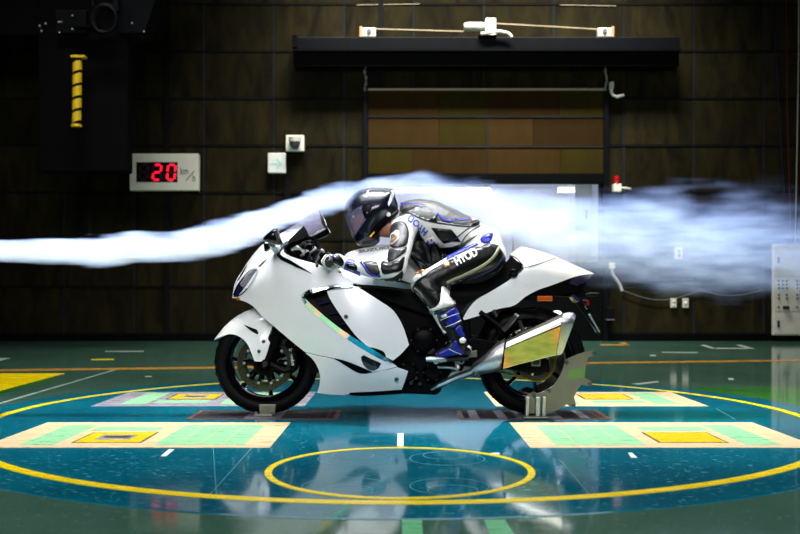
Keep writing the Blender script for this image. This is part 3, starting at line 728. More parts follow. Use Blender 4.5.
Wf0 = tps([(232, 298, .08), (240, 300, .09), (242, 285, .11), (250, 262, .10), (262, 244, .12), (281, 234, .15), (304, 225, .175), (255, 308, .135), (262, 280, .17), (285, 252, .215),
           (312, 272, .26), (273, 325, .20), (290, 340, .215), (305, 352, .22), (300, 300, .262), (340, 282, .255), (358, 283, .24), (330, 325, .285), (360, 345, .285),
           (392, 362, .255), (407, 371, .24), (374, 372, .262), (334, 358, .25), (318, 393, .15), (345, 395, .15), (402, 391, .17), (318, 370, .20), (360, 385, .205), (400, 330, .25), (370, 300, .25)])
Wf = bulge(Wf0, SIL, 24)
P1 = [(232, 298, 1)]+SIL[1:-1]+[(304, 225, 1), (296, 233), (287, 241.5), (283, 248), (286, 254), (300, 259.5), (315, 263.5), (330, 269), (345, 277), (357, 283, 1),
      (350, 284.4), (333, 286), (317, 289.6), (306, 293.5), (302, 297.5), (307, 304.5), (318, 314), (331, 325), (344, 335), (360, 345), (375, 354), (392, 363), (397, 366.6, 1),
      (386, 369.5), (374, 372), (364, 373), (350, 366.5), (334, 358.5), (318, 355), (305, 352, 1), (290, 340), (273, 325.5), (262, 316), (255, 308), (248, 303), (240, 300)]
fair = sheet('upper_fairing', P1, Wf, 'white_paint', bike, res=4.2, sil=SIL, sr=22, closed=True)
P3 = [(305.5, 353, 1), (318, 356), (334, 359.5), (350, 367.5), (363, 374), (374, 373), (386, 370.5), (397, 367.6, 1), (408, 371.5, 1), (405, 381), (401, 391.5, 1), (375, 393), (351, 393.7), (344, 395.2, 1), (330, 394.5), (317, 393, 1), (319.5, 385), (320, 375), (317, 366), (312, 358.5)]
sheet('lower_fairing', P3, Wf0, 'white_paint', bike, res=4.5)
P2 = [(327, 291, 1), (338, 287.6), (352, 285.6, 1), (357, 287), (369, 294), (380, 301), (391, 308.5), (398, 317), (404, 329), (409, 345, 1), (401, 354), (393, 360.5, 1), (384, 356), (372, 349.5), (358, 338), (346, 323), (335, 307), (329, 297)]
Wp2 = lambda p: Wf0(p)-.004
sheet('side_panel', P2, Wp2, 'white_paint', bike, res=4.5)
sheet('air_duct', [(303, 297, 1), (318, 290), (340, 285.5), (352, 286), (352, 300), (372, 346), (392, 362, 1), (360, 345), (331, 325), (318, 314)], lambda p: Wf0(p)-.045, 'black_satin', bike, res=6)
for a, b in (((318, 303), (333, 300)), ((329, 313), (341, 311)), ((341, 323), (350, 323))):
    o = sheet('duct_vane', [(a[0], a[1]), (b[0], b[1]), (b[0], b[1]+1.6), (a[0], a[1]+1.6)], lambda p: Wf0(p)-.022, 'lens_blue', bike, sm=False, res=6, mirror=False)
# bright trim around the duct
def strip(name, path, wa, wb, oa, ob, m, parent, W=Wf0, mirror=True, step=3.):
    L = spline(path, step, False); v = []; f = []
    for i, p in enumerate(L):
        t = L[min(i+1, len(L)-1)]-L[max(i-1, 0)]; t = t/(np.linalg.norm(t)+1e-9); nn = np.array((-t[1], t[0])); s = i/(len(L)-1)
        hw = (wa(s) if callable(wa) else wa, wb(s) if callable(wb) else wb)
        A = p+nn*hw[0]; B = p-nn*hw[1]
        v += [U(A[0], A[1], -(W(np.array([A]))[0]+oa)), U(B[0], B[1], -(W(np.array([B]))[0]+ob)), U(B[0], B[1], -(W(np.array([B]))[0]-.02)), U(A[0], A[1], -(W(np.array([A]))[0]-.02))]
        if i: f += [tuple((i-1)*4+q for q in (j, (j+1) % 4))+tuple(i*4+q for q in ((j+1) % 4, j)) for j in range(4)]
    n = len(L); f += [(0, 1, 2, 3), tuple((n-1)*4+q for q in (3, 2, 1, 0))]
    o = MB().add(v, f).build(name, m, parent, True, angle=50)
    if mirror: mirrored(o)
    return o
TR = [(353, 284.2), (338, 284.8), (322, 287.8), (309, 291.8), (303, 296), (305.5, 302), (316, 311.8), (330, 323.6), (344, 334), (360, 344.2), (375, 353), (391.5, 362)]
tag(strip('duct_trim', TR, lambda s: .8+1.9*min(1, s*2.5), lambda s: 2.4*min(1, (1-s)*5+.25), .004, .02, 'chrome', bike), 'mirror-bright trim around the side air duct')
# belly, dark lower edge, mesh slit and lens on the lower fairing
sheet('belly_pan', [(349, 393), (378, 391.5), (402, 390), (403, 393.5), (385, 395), (365, 396), (350, 395)], lambda p: Wf0(p)+.002, 'black_plastic', bike, res=5)
sheet('slit_vent', [(334, 358.3, 1), (345, 361), (358, 366), (372, 372, 1), (364, 373.6), (357, 372.5), (346, 366)], lambda p: Wf0(p)+.003, 'black_plastic', bike, res=3, thick=.012)
sheet('frame_slider_cover', [(361, 357), (363.5, 355.3), (370, 358.5), (381, 363.5), (379, 367.5), (374, 370.5), (368, 369), (363, 364)], lambda p: Wf0(p)+.006, 'black_gloss', bike, res=3, thick=.02)
sheet('duct_outlet', [(368, 347, 1), (376, 348.5), (384, 352), (386, 357, 1), (377, 353)], lambda p: Wf0(p)+.004, 'black_gloss', bike, res=3)
def bolt(px, py, r, off=.004, W=Wf0, m='bolt_grey', par=None):
    h = W(np.array([(px, py)]))[0]+off; c = U(px, py, -h)
    o = MB().lathe([(0, 0), (r, 0), (r, -.004), (r*.6, -.006), (r*.5, -.003), (0, -.003)], c, 'y', 14).build('bolt', m, par or bike, True); mirrored(o)
for q in ((346, 316.5), (396.5, 379)): bolt(q[0], q[1], .011)
# headlamp, running light, nose details
sheet('headlamp_lens', [(257, 269.5, 1), (254, 269.2, 1), (246.8, 275.7), (238, 285.5), (234.8, 290.5), (233.5, 297, 1), (236.5, 297, 1), (240.6, 292.6), (244.8, 286.8), (250.2, 279)], lambda p: Wf(p)+.003, 'lens_blue', bike, res=2.4, sil=SIL, sr=22)
strip('headlamp_trim', [(236.5, 297), (243, 293), (249, 286), (254, 278), (258, 270)], .5, .6, .007, .007, 'chrome', bike, W=Wf)
strip('headlamp_trim', [(233.5, 295), (237.2, 286), (244.2, 276.5), (250.5, 270.3), (257, 268)], .5, .6, .007, .007, 'chrome', bike, W=Wf)
sheet('marker_lens', [(234, 298.5), (237, 297.5), (240, 299), (238, 300.5)], lambda p: Wf0(p)+.006, 'amber', bike, res=2, sm=False)
sheet('nose_lens', [(235.4, 283.5), (241.5, 273), (246.8, 264.5), (245, 269.5), (239, 279)], lambda p: Wf(p)+.004, 'black_gloss', bike, res=2.2, sm=False)
sheet('model_lettering', [(258, 266), (263, 261.5), (266.5, 259), (263.5, 263), (259, 267)], lambda p: Wf(p)+.003, 'logo_grey', bike, res=2, sm=False, thick=.002)
# cockpit rim
strip('cockpit_rim', [(287.5, 241.5), (280, 248), (277.5, 253), (281, 258), (289, 262), (299, 267), (306, 270.5), (311.5, 273.5)], lambda s: 1.5*min(1, (1-s)*3), lambda s: 2.3*min(1, (1-s)*2+.05), .006, .006, 'black_gloss', bike, W=Wf)
# windscreen
SS = [(278, 235), (288, 228.3), (300, 220.5), (310, 214.5), (319.5, 210)]
Ws = bulge(lambda p: .185+0*p[:, 0], SS, 22)
sc_ = sheet('windscreen', [(278, 235, 1), (288, 228.3), (300, 220.5), (310, 214.5), (319.5, 210, 1), (320.7, 217), (322, 223), (325.5, 229, 1), (317, 234.5), (309, 236, 1), (306, 229), (303.5, 225.5, 1), (292, 229.6)], Ws, 'screen_glass', bike, thick=.003, res=3, sil=SS, sr=20, closed=True)
strip('windscreen_edge', [(319.5, 210.5), (320.9, 217), (322.2, 223), (325.3, 228.7), (317, 234), (310, 236)], .35, .35, .002, .002, 'black_gloss', bike, W=Ws)
sheet('screen_garnish', [(304, 225.5, 1), (318, 223.5), (322, 224), (325, 228.5), (318, 233), (309, 236), (298, 240.5), (288, 243.5), (283, 246, 1), (295, 234)], lambda p: np.minimum(Ws(p), Wf0(p))-.012, 'black_satin', bike, res=4, mirror=True)
# dash, gauges, switchgear
MB().prism([(284, 247), (300, 238), (314, 236), (318, 246), (322, 262), (306, 262), (290, 257)], -.13, .13).build('dashboard', 'black_plastic', bike, bevel=.01)
for y in (-.085, 0, .085):
    c = U(309, 241, 0)
    MB().cyl(Vector((c.x, y, c.z)), Vector((c.x+.03, y, c.z+.02)), .038, 20).build('gauge', 'black_gloss', bike, True, bevel=.003)
for sg in (-1, 1):
    H0 = U(331, 261.5, -.26); H1 = U(329, 263.5, -.375)
    flip = lambda p: Vector((p.x, p.y*(-sg), p.z))
    MB().tube([flip(U(318, 252, -.12)), flip(H0), flip(H1)], .013, 12).build('handlebar', 'black_satin', bike, True)
    MB().tube([flip(U(330.6, 262, -.27)), flip(H1)], .019, 14).build('grip', 'rubber_black', bike, True)
    MB().cyl(flip(H1), flip(U(329, 263.5, -.41)), .021, 16).build('bar_end', 'dark_metal', bike, True, bevel=.004)
    MB().tube([flip(U(320, 257, -.25)), flip(U(316, 262, -.31)), flip(U(317, 266, -.38))], [.008, .007, .008], 8).build('lever', 'dark_metal', bike, True)
    MB().cbox(flip(U(325, 258, -.24)), (.06, .05, .06)).build('switch_block', 'black_plastic', bike, bevel=.01)
    MB().tube([flip(U(309, 254, -.19)), flip(U(309, 244, -.19))], [.03, .032], 16).build('fluid_reservoir', 'black_gloss', bike, True, bevel=.004)
    MB().cyl(flip(U(309, 244, -.19)), flip(U(309, 240.5, -.19)), .03, 16, .024).build('reservoir_cap', 'pale_pink' if sg == 1 else 'black_satin', bike, True, bevel=.004)
    for k in range(4):
        MB().tube([flip(U(303+k*5, 262-k*1.5, -.2-.01*k)), flip(U(306+k*5, 254-k, -.22)), flip(U(314+k*3, 247+k*2, -.21)), flip(U(318+k*2, 256, -.2))], .007, 7).build('control_cable', 'dark_metal' if k % 2 else 'black_plastic', bike, True)
    # mirror on its stalk, indicator in its foot
    YM = -.33
    mm = [(263, 239.5), (267, 234.5), (274, 229.2), (277.6, 228.4), (279, 233), (281.3, 239.5), (282, 244.5), (277, 245.2), (268, 242.6)]
    ctr = U(274, 238, YM); rs = []
    for yy, k in ((-.065, .25), (-.06, .7), (-.04, .93), (0, 1.), (.05, .96), (.075, .75), (.08, .3)):
        rs.append([flip(Vector((ctr.x+(U(a, b, YM).x-ctr.x)*k, YM+yy, ctr.z+(U(a, b, YM).z-ctr.z)*k))) for a, b in spline(mm, 3)])
    MB().rings(rs).build('mirror', 'black_gloss', bike, True, angle=70)
    MB().prism([(271, 234), (277, 231), (279, 238), (279.5, 243), (270, 241)], YM-.062, YM-.055).build('mirror_face', 'dark_metal', bike) if sg == 1 else None
    MB().tube([flip(U(272, 243, YM+.02)), flip(U(272, 246, -.25)), flip(U(277, 250, -.17))], [.022, .02, .025], 10).build('mirror_stalk', 'white_paint', bike, True)
    tl = [(263.3, 243), (269, 243.6), (273, 245.6), (268, 249), (264.3, 251.5)]
    o = MB().prism(tl, -.285, -.2).build('mirror_foot', 'black_satin', bike, bevel=.004)
    if sg == -1: o.scale = (1, -1, 1)
for k, (a, b, c_, m_) in enumerate((((299, 246), (304, 243), (309, 247), 'dark_metal'), ((301, 256), (307, 251), (313, 252), 'brushed_steel'), ((312, 262), (316, 254), (320, 250), 'dark_metal'), ((292, 250), (297, 247), (302, 250), 'brushed_steel'), ((306, 262), (311, 258), (318, 260), 'dark_metal'))):
    o = MB().tube([U(a[0], a[1], -.2), U(b[0], b[1], -.215), U(c_[0], c_[1], -.21)], [.008, .011, .007], 8).build('cockpit_bracket', m_, bike, True); mirrored(o)
for x, y, r_ in ((296, 248, .012), (303, 251, .01), (314, 249, .014), (318, 255, .012), (322, 251, .012)):
    p = U(x, y, -.215); o = MB().cyl(p, p+Vector((0, .02, 0)), r_, 12).build('cockpit_bolt', 'brushed_steel', bike, True, bevel=.003); mirrored(o)
# tank
ST = [(340, 262), (346, 254), (357, 249.6), (372, 246), (387, 244.6), (400, 246), (412, 250), (421, 256)]
WT = bulge(tps([(340, 262, .12), (357, 249, .12), (390, 244, .17), (420, 255, .13), (425, 275, .12), (418, 288, .13), (390, 286, .2), (358, 283, .2), (372, 265, .19), (400, 265, .19)]), ST, 30)
sheet('fuel_tank', [(339, 266, 1)]+ST[1:-1]+[(421, 256, 1), (425, 263), (424, 276), (418, 289, 1), (404, 288.5), (390, 286.5), (372, 285), (357, 283.6), (345, 278.5)], WT, 'white_paint', bike, res=4.5, sil=ST, sr=26, closed=True)
def decal(body, path_a, path_b, size, W, m, parent, name, off=.002, squeeze=1., bold=0., thick=.001):
    v, f = textmesh(body, 1., bold); a, b = np.array(path_a, float), np.array(path_b, float); c = (a+b)/2; u = (b-a)/np.linalg.norm(b-a); n = np.array((u[1], -u[0]))
    P = [c+u*x*size*squeeze+n*y*size for x, y, _ in v]; h = W(np.array(P))+off
    return MB().add([U(p[0], p[1], -q) for p, q in zip(P, h)], f).build(name, m, parent)
decal('SUZUKI', (355, 252.2), (393, 247.0), 3.9, WT, 'logo_grey', bike, 'tank_lettering', squeeze=2.3, bold=.02)
# seat and tail
sheet('seat', [(420, 272, 1), (440, 279), (462, 283), (482, 282), (498, 274), (506, 264), (511, 256, 1), (516, 260), (522, 267), (508, 280.5), (490, 291.5), (476, 299, 1), (462, 305), (440, 298), (422, 290, 1)],
      bulge(lambda p: .15+0*p[:, 0], [(420, 272), (440, 279), (462, 283), (482, 282), (498, 274), (506, 264), (511, 256)], 12), 'black_plastic', bike, res=5, sil=[(420, 272), (440, 279), (462, 283), (482, 282), (498, 274), (506, 264), (511, 256)], sr=11, closed=True)
SR = [(510, 254.5), (515, 250), (521, 246.8), (530, 248.3), (545, 252.5), (557, 257), (575, 265), (594, 273.5)]
WR = bulge(tps([(463, 319, .16), (476, 300, .15), (500, 290, .16), (524, 268, .15), (510, 254, .10), (521, 247, .11), (545, 268, .135), (557, 257, .10), (575, 270, .10), (594, 273, .05), (571, 278, .10), (545, 288, .135), (525, 297, .145), (498, 309, .155)]), SR, 16)
sheet('tail_fairing', [(463, 318, 1), (469, 308), (477, 299.5), (490, 292), (508, 281), (520, 273), (524, 269, 1), (522.5, 265.5), (516, 260), (510, 254.5, 1)]+SR[1:-1]+[(594, 273.5, 1), (582, 275), (571, 278), (551, 285.5), (538, 290), (525, 297), (518, 303), (511, 306.5), (498, 309), (481, 315), (464, 320)], WR, 'white_paint', bike, res=4.2, sil=SR, sr=15, closed=True)
strip('tail_seam', [(523, 268), (535, 265), (548, 260.8), (557, 257.5)], .35, .35, .0015, .0015, 'black_satin', bike, W=WR)
strip('hump_slot', [(511.5, 256), (515.5, 257.7), (519, 261), (523, 266)], .4, .8, .003, .003, 'black_satin', bike, W=WR)
c = U(513.5, 273.5, -.15)
o = MB().lathe([(0, -.02), (.02, -.02), (.026, -.012), (.026, .02), (0, .02)], c, 'y', 18).build('seat_lock', 'black_gloss', bike, True); mirrored(o)
o = MB().lathe([(0, -.025), (.009, -.025), (.009, -.02), (0, -.02)], c, 'y', 12).build('lock_cylinder', 'chrome', bike, True); mirrored(o)
sheet('tail_lamp', [(594, 273.8, 1), (583, 275.3), (573, 278.3, 1), (569, 283.5, 1), (577, 286, 1), (587, 280.8)], lambda p: WR(p)*.96+.004, 'tail_lens', bike, res=2.6, sil=None)
sheet('undertray', [(573, 278.6), (551, 286.2), (540, 290.5), (530, 296), (536, 299), (552, 297), (560, 294.5), (578, 292.5), (583, 290), (587, 282), (578, 285.5)], lambda p: WR(p)*.85, 'black_plastic', bike, res=4, sm=False)
MB().prism([(551, 291), (562, 287), (583, 289), (590, 292), (599, 293), (599, 296), (588, 297), (572, 297), (556, 296)], -.05, .05).build('tail_bracket', 'black_plastic', bike, bevel=.006)
MB().prism([(570, 294.4), (574, 293), (581.8, 301), (591.6, 315.4), (601, 332.4), (599.5, 335), (587.6, 318.5), (578.5, 306)], -.05, -.02).build('plate_hanger', 'black_satin', bike, bevel=.004)
MB().prism([(588.2, 314.5), (590.2, 313.6), (600.3, 331.5), (599.4, 333)], -.056, .05).build('plate_edge', 'brushed_steel', bike, bevel=.002)
MB().prism([(570, 294.4), (574, 293), (581, 300.5), (576.5, 303)], -.062, .05).build('hanger_cover', 'lens_blue', bike, bevel=.006)
MB().prism([(584.5, 306), (586.5, 305.2), (588, 308.5), (586.3, 309.5)], -.062, -.05).build('plate_lamp', 'chrome', bike, bevel=.003)
MB().prism([(586.6, 300), (589, 300), (589.3, 305.5), (587.2, 305.5)], -.06, .06).build('red_reflector', 'red_lens', bike, bevel=.002)
MB().prism([(585.5, 308.5), (592, 308.5), (591, 313.5), (586.5, 313)], -.04, .04).build('plate_lamp_housing', 'black_plastic', bike, bevel=.004)
for sg in (-1, 1):
    YI = .17*sg
    MB().cyl(U(590, 294.5, YI*.2), U(590, 294.5, YI), .008, 8).build('indicator_stalk', 'black_plastic', bike, True)
    MB().tube([U(586, 294.6, YI), U(592, 294.4, YI), U(599, 294.4, YI)], [.006, .012, .009], 10).build('indicator', 'black_satin', bike, True)
o = MB().prism([(537.3, 296), (552.5, 296), (552.5, 301.2), (537.3, 301.2)], -.148, -.13).build('amber_reflector', 'amber', bike, bevel=.003); mirrored(o)
o = MB().prism([(529.5, 295.5), (537.2, 295.5), (537.2, 301), (530, 301)], -.142, -.1).build('reflector_bracket', 'black_plastic', bike, bevel=.003); mirrored(o)
# wheels
def wheel(cx, R, wid, name, parent, spokes, rimw):
    cz = R; R = R-.0075; hw = wid/2
    prof = []
    rim = .222
    for k in range(13):
        a = math.pi*k/12
        prof.append((rim+.012+(R-rim-.012)*math.sin(a)**.72, -hw*math.cos(a)*(.9+.1*math.sin(a))))
    prof += [(rim-.002, hw*.72), (rim-.002, -hw*.72)]
    t = MB().lathe(prof, (cx, 0, cz), 'y', 72).build(name, 'tyre', parent, True, angle=50)
    for k in range(26):
        a0 = 2*math.pi*k/26; mbv = []
        for sg in (-1, 1):
            q = []
            for s_ in np.linspace(0, 1, 5):
                a = a0+sg*.05+s_*.14; yy = sg*hw*(.2+.62*s_); th = math.acos(max(-1, min(1, -yy/hw/.97))); rr = rim+.012+(R-rim-.012)*math.sin(th)**.72+.0012
                q.append((cx+rr*math.cos(a), yy, cz+rr*math.sin(a)))
            MB().tube(q, .0022, 4).build('tread_groove', 'black_gloss', t)
    r = MB().lathe([(rim+.012, -hw*.74), (rim+.006, -hw*.80), (rim-.006, -hw*.76), (rim-.012, -hw*.6), (rim-.034, -hw*.45), (rim-.036, 0), (rim-.034, hw*.45), (rim-.012, hw*.6), (rim-.006, hw*.76), (rim+.006, hw*.8), (rim+.012, hw*.74)], (cx, 0, cz), 'y', 72).build(name.replace('tyre', 'rim'), 'black_gloss', parent, True, angle=40)
    MB().lathe([(.0, -hw*.55), (.05, -hw*.55), (.055, -hw*.4), (.04, 0), (.055, hw*.4), (.05, hw*.55), (0, hw*.55)], (cx, 0, cz), 'y', 28).build('hub', 'black_satin', r, True)
    for k in range(spokes):
        a = 2*math.pi*k/spokes+.35; d = Vector((math.cos(a), 0, math.sin(a))); c0 = Vector((cx, 0, cz))
        tn = Vector((-math.sin(a), 0, math.cos(a)))
        MB().tube([c0+d*.04, c0+d*.12+tn*.004, c0+d*(rim-.03)], [(.017, .02), (.011, .017), (.014, .022)], 8).build('spoke', 'black_gloss', r, True)
    return t, r
FR, RR = .297, .309
wheel(FX, FR, .12, 'front_tyre', bike, 7, 0)
wheel(RX, RR, .19, 'rear_tyre', bike, 7, 0)
for sg in (-1, 1):
    Yd_ = .062*sg; c = (FX, Yd_, FR)
    dsk = MB().lathe([(.122, -.003), (.122, .003), (.155, .003), (.155, -.003)], c, 'y', 64).build('brake_disc', 'disc_steel', bike, True)
    for k in range(30):
        a = 2*math.pi*k/30
        for rr in (.131, .147):
            aa = a+(.1 if rr > .14 else 0)
            p = Vector((FX+rr*math.cos(aa), Yd_+sg*.0034, FR+rr*math.sin(aa)))
            MB().cyl(p, p+Vector((0, sg*.0005, 0)), .0035, 6).build('disc_hole', 'black_satin', dsk)
    MB().lathe([(.045, -.004), (.045, .004), (.068, .003), (.068, -.003)], c, 'y', 40).build('disc_carrier', 'black_satin', dsk)
    for k in range(10):
        a = 2*math.pi*k/10; d = Vector((math.cos(a), 0, math.sin(a))); p = Vector(c)+d*.115
        MB().tube([Vector(c)+d*.06, Vector(c)+d*.125], [(.011, .004), (.007, .004)], 6).build('carrier_arm', 'black_satin', dsk)
        MB().cyl(p-Vector((0, .006, 0)), p+Vector((0, .006, 0)), .008, 10).build('disc_button', 'brushed_steel', dsk, True)
    # fork leg and caliper
    Yk_ = .105*sg
    ax = Vector((FX+.012, Yk_, FR)); top = Vector((FX+.27, Yk_, FR+.62)); dr = (top-ax).normalized()
    MB().tube([ax-dr*.03, ax+dr*.05, ax+dr*.22, ax+dr*.24, ax+dr*.66], [.03, .028, .027, .032, .03], 16).build('fork_leg', 'black_satin', bike, True)
    MB().cyl(ax+Vector((0, -.035, 0)), ax+Vector((0, .035, 0)), .026, 18).build('axle_clamp', 'black_satin', bike, True, bevel=.004)
    MB().cyl(ax+Vector((0, sg*.034, 0)), ax+Vector((0, sg*.045, 0)), .015, 16).build('axle_nut', 'dark_metal', bike, True, bevel=.002)
    cl = [U(x, y, -.1) for x, y in ((284, 344), (289, 339), (294, 341), (297, 352), (297.5, 364), (294, 373), (289, 374), (291, 362), (289, 351))]
    v = [Vector((p.x, Yd_-sg*-.045, p.z)) for p in cl]+[Vector((p.x, Yd_-sg*.025, p.z)) for p in cl]; n = len(cl)
    kal = MB().add(v, [tuple(range(n)), tuple(reversed(range(n, 2*n)))]+[(i, i+n, (i+1) % n+n, (i+1) % n) for i in range(n)]).build('brake_caliper', 'black_satin', bike, bevel=.008)
    MB().tube([ax+Vector((.02, 0, .0)), U(284, 371, -.1)*1 if sg == -1 else ax+Vector((.12, 0, -.04)), U(291, 369, -.1) if sg == -1 else ax+Vector((.15, 0, -.02))], [.02, .016, .014], 8).build('caliper_bracket', 'black_satin', bike, True)
    MB().tube([ax+dr*.3+Vector((.04, sg*.01, 0)), ax+dr*.2+Vector((.07, sg*.03, 0)), ax+Vector((.13, sg*.02, .1))], .006, 8).build('brake_hose', 'black_plastic', bike, True)
    for q in ((.10, .12), (.135, .06)):
        p = ax+Vector((q[0], sg*.01, q[1])); MB().cyl(p, p+Vector((0, sg*.012, 0)), .009, 8).build('caliper_bolt', 'dark_metal', kal, True)
decal('brembo', (290, 346), (293.8, 368), 5.4, lambda p: .112+0*p[:, 0], 'tape_white', bike, 'caliper_lettering')
# front mudguard
SF = [(214, 339.5), (218, 334.5), (227, 324), (240.4, 314), (255, 308), (266, 306)]
WF_ = bulge(tps([(214, 339, .075), (240, 314, .08), (255, 308, .085), (270, 325, .10), (262, 350, .128), (268, 358, .128), (254, 360, .128), (245, 338, .10), (229, 332, .083), (270, 310, .09)]), SF, 13)
sheet('front_mudguard', [(214, 339.5, 1), (218, 334.5), (227, 324), (240.4, 314), (255, 308), (266, 306, 1), (276, 316), (273, 325, 1), (270, 333), (268, 339), (272, 345, 1), (270, 352), (267.5, 360, 1), (261, 361.5), (254.5, 361.3, 1), (251, 352), (248.5, 346), (244, 340), (237, 335.5), (228.6, 334), (221, 336.5)], WF_, 'white_paint', bike, res=3, sil=SF, sr=12, closed=True, step=2.5)
sheet('mudguard_slot', [(243.5, 324.5, 1), (250, 327), (257, 329.8), (258.5, 333), (257.5, 334.5, 1), (251, 331)], lambda p: WF_(p)+.002, 'black_satin', bike, res=2)
for q in ((263.5, 341.3), (259, 351.3)): bolt(q[0], q[1], .010, .003, WF_)
# fork guard, radiator and engine block
o = MB().prism([(274, 326), (279, 331), (274, 345), (268.5, 340)], -.128, -.1).build('fork_guard', 'black_satin', bike, bevel=.006); mirrored(o)
MB().prism([(300, 320), (318, 316), (322, 370), (312, 376), (306, 350)], -.17, .17).build('radiator', 'black_plastic', bike, bevel=.005)
MB().prism([(318, 305), (360, 290), (410, 292), (450, 300), (462, 330), (455, 365), (440, 392), (405, 394), (350, 390), (325, 372)], -.15, .15).build('engine_block', 'black_satin', bike, bevel=.012)
o = MB().prism([(352, 288), (372, 287.5), (398, 290), (416, 294), (440, 302), (452, 312), (448, 324), (430, 316), (405, 308), (380, 300)], -.19, -.16).build('frame_spar', 'black_satin', bike, bevel=.01); mirrored(o)
for (x, y, r) in ((424, 340, .075), (408, 372, .055), (432, 372, .05)):
    c = U(x, y, -.17)
    MB().lathe([(0, -.04), (r*.7, -.04), (r*.8, -.034), (r, -.02), (r, .03), (0, .03)], c, 'y', 30).build('engine_cover', 'black_satin', bike, True)
    for k in range(6):
        a = k*math.pi/3; p = c+Vector((r*.9*math.cos(a), -.03, r*.9*math.sin(a))); MB().cyl(p, p+Vector((0, .015, 0)), .006, 8).build('cover_bolt', 'dark_metal', bike, True)
for (x, y) in ((412, 366), (416, 378), (420, 384), (411, 383), (433, 350), (443, 362)):
    c = U(x, y, -.2); MB().cyl(c, c+Vector((0, .05, 0)), .010, 10).build('engine_bolt', 'dark_metal', bike, True)
MB().prism([(404, 393.5), (410, 372), (424, 378), (436, 384), (442, 390), (437, 395)], -.16, .16).build('sump', 'black_plastic', bike, bevel=.01)
MB().prism([(436, 300), (452, 308), (470, 320), (472, 350), (462, 372), (444, 366), (440, 340)], -.14, .14).build('pivot_plate', 'black_satin', bike, bevel=.01)
# swingarm, chain and sprocket
for sg in (-1, 1):
    y0, y1 = sorted((.105*sg, .145*sg))
    pts = [(456, 344), (470, 336), (500, 341), (526, 352), (545, 358), (546, 370), (526, 371), (495, 366), (460, 364)]
    MB().prism([(U(a, b, 0).x, U(a, b, 0).z) for a, b in pts], y0, y1, px=False).build('swingarm', 'black_satin', bike, bevel=.008)
c = (RX+.005, -.118, RR)
sp = MB().lathe([(.078, -.003), (.078, .003), (.103, .003), (.103, -.003)], c, 'y', 60).build('sprocket', 'disc_steel', bike, True)
MB().lathe([(.0, -.004), (.0, .004), (.06, .004), (.06, -.004)], c, 'y', 40).build('sprocket_carrier', 'black_satin', sp, True)
for k in range(6):
    a = k*math.pi/3+.3; d = Vector((math.cos(a), 0, math.sin(a))); MB().tube([Vector(c)+d*.05, Vector(c)+d*.085], [(.012, .004), (.012, .004)], 6).build('sprocket_arm', 'disc_steel', sp)
    p = Vector(c)+d*.07; MB().cyl(p-Vector((0, .012, 0)), p, .008, 8).build('sprocket_nut', 'brushed_steel', sp, True)
p = Vector((RX+.005, -.16, RR)); MB().cyl(p, p+Vector((0, .32, 0)), .017, 16).build('rear_axle', 'dark_metal', bike, True)
MB().cbox((RX+.005, -.15, RR), (.05, .02, .045)).build('axle_block', 'plate_metal', bike, bevel=.004)
MB().lathe([(.07, .098), (.07, .104), (.115, .104), (.115, .098)], (RX, 0, RR), 'y', 48).build('rear_brake_disc', 'disc_steel', bike, True)
fs = Vector((.27, -.118, .375)); path = []
for a in np.linspace(-math.pi*.47, math.pi*.56, 34): path.append(Vector((c[0]+.108*math.cos(a), -.118, c[2]+.108*math.sin(a))))
for a in np.linspace(math.pi*.56, math.pi*1.53, 14): path.append(Vector((fs.x+.045*math.cos(a), -.118, fs.z+.045*math.sin(a))))
full = []
for i in range(len(path)):
    a, b = path[i], path[(i+1) % len(path)]; k = max(1, int((b-a).length/.0125))
    full += [a.lerp(b, j/k) for j in range(k)]
mbc = MB()
for i in range(len(full)):
    a, b = full[i], full[(i+1) % len(full)]; m_ = (a+b)/2; t = (b-a).normalized(); ang = math.atan2(t.z, t.x)
    w_ = .009 if i % 2 else .006
    mbc.cbox(m_, ((b-a).length*1.12, .006 if i % 2 else .016, .014 if i % 2 else .010), Matrix.Rotation(-ang, 3, 'Y'))
mbc.build('drive_chain', 'chain_gold', bike)
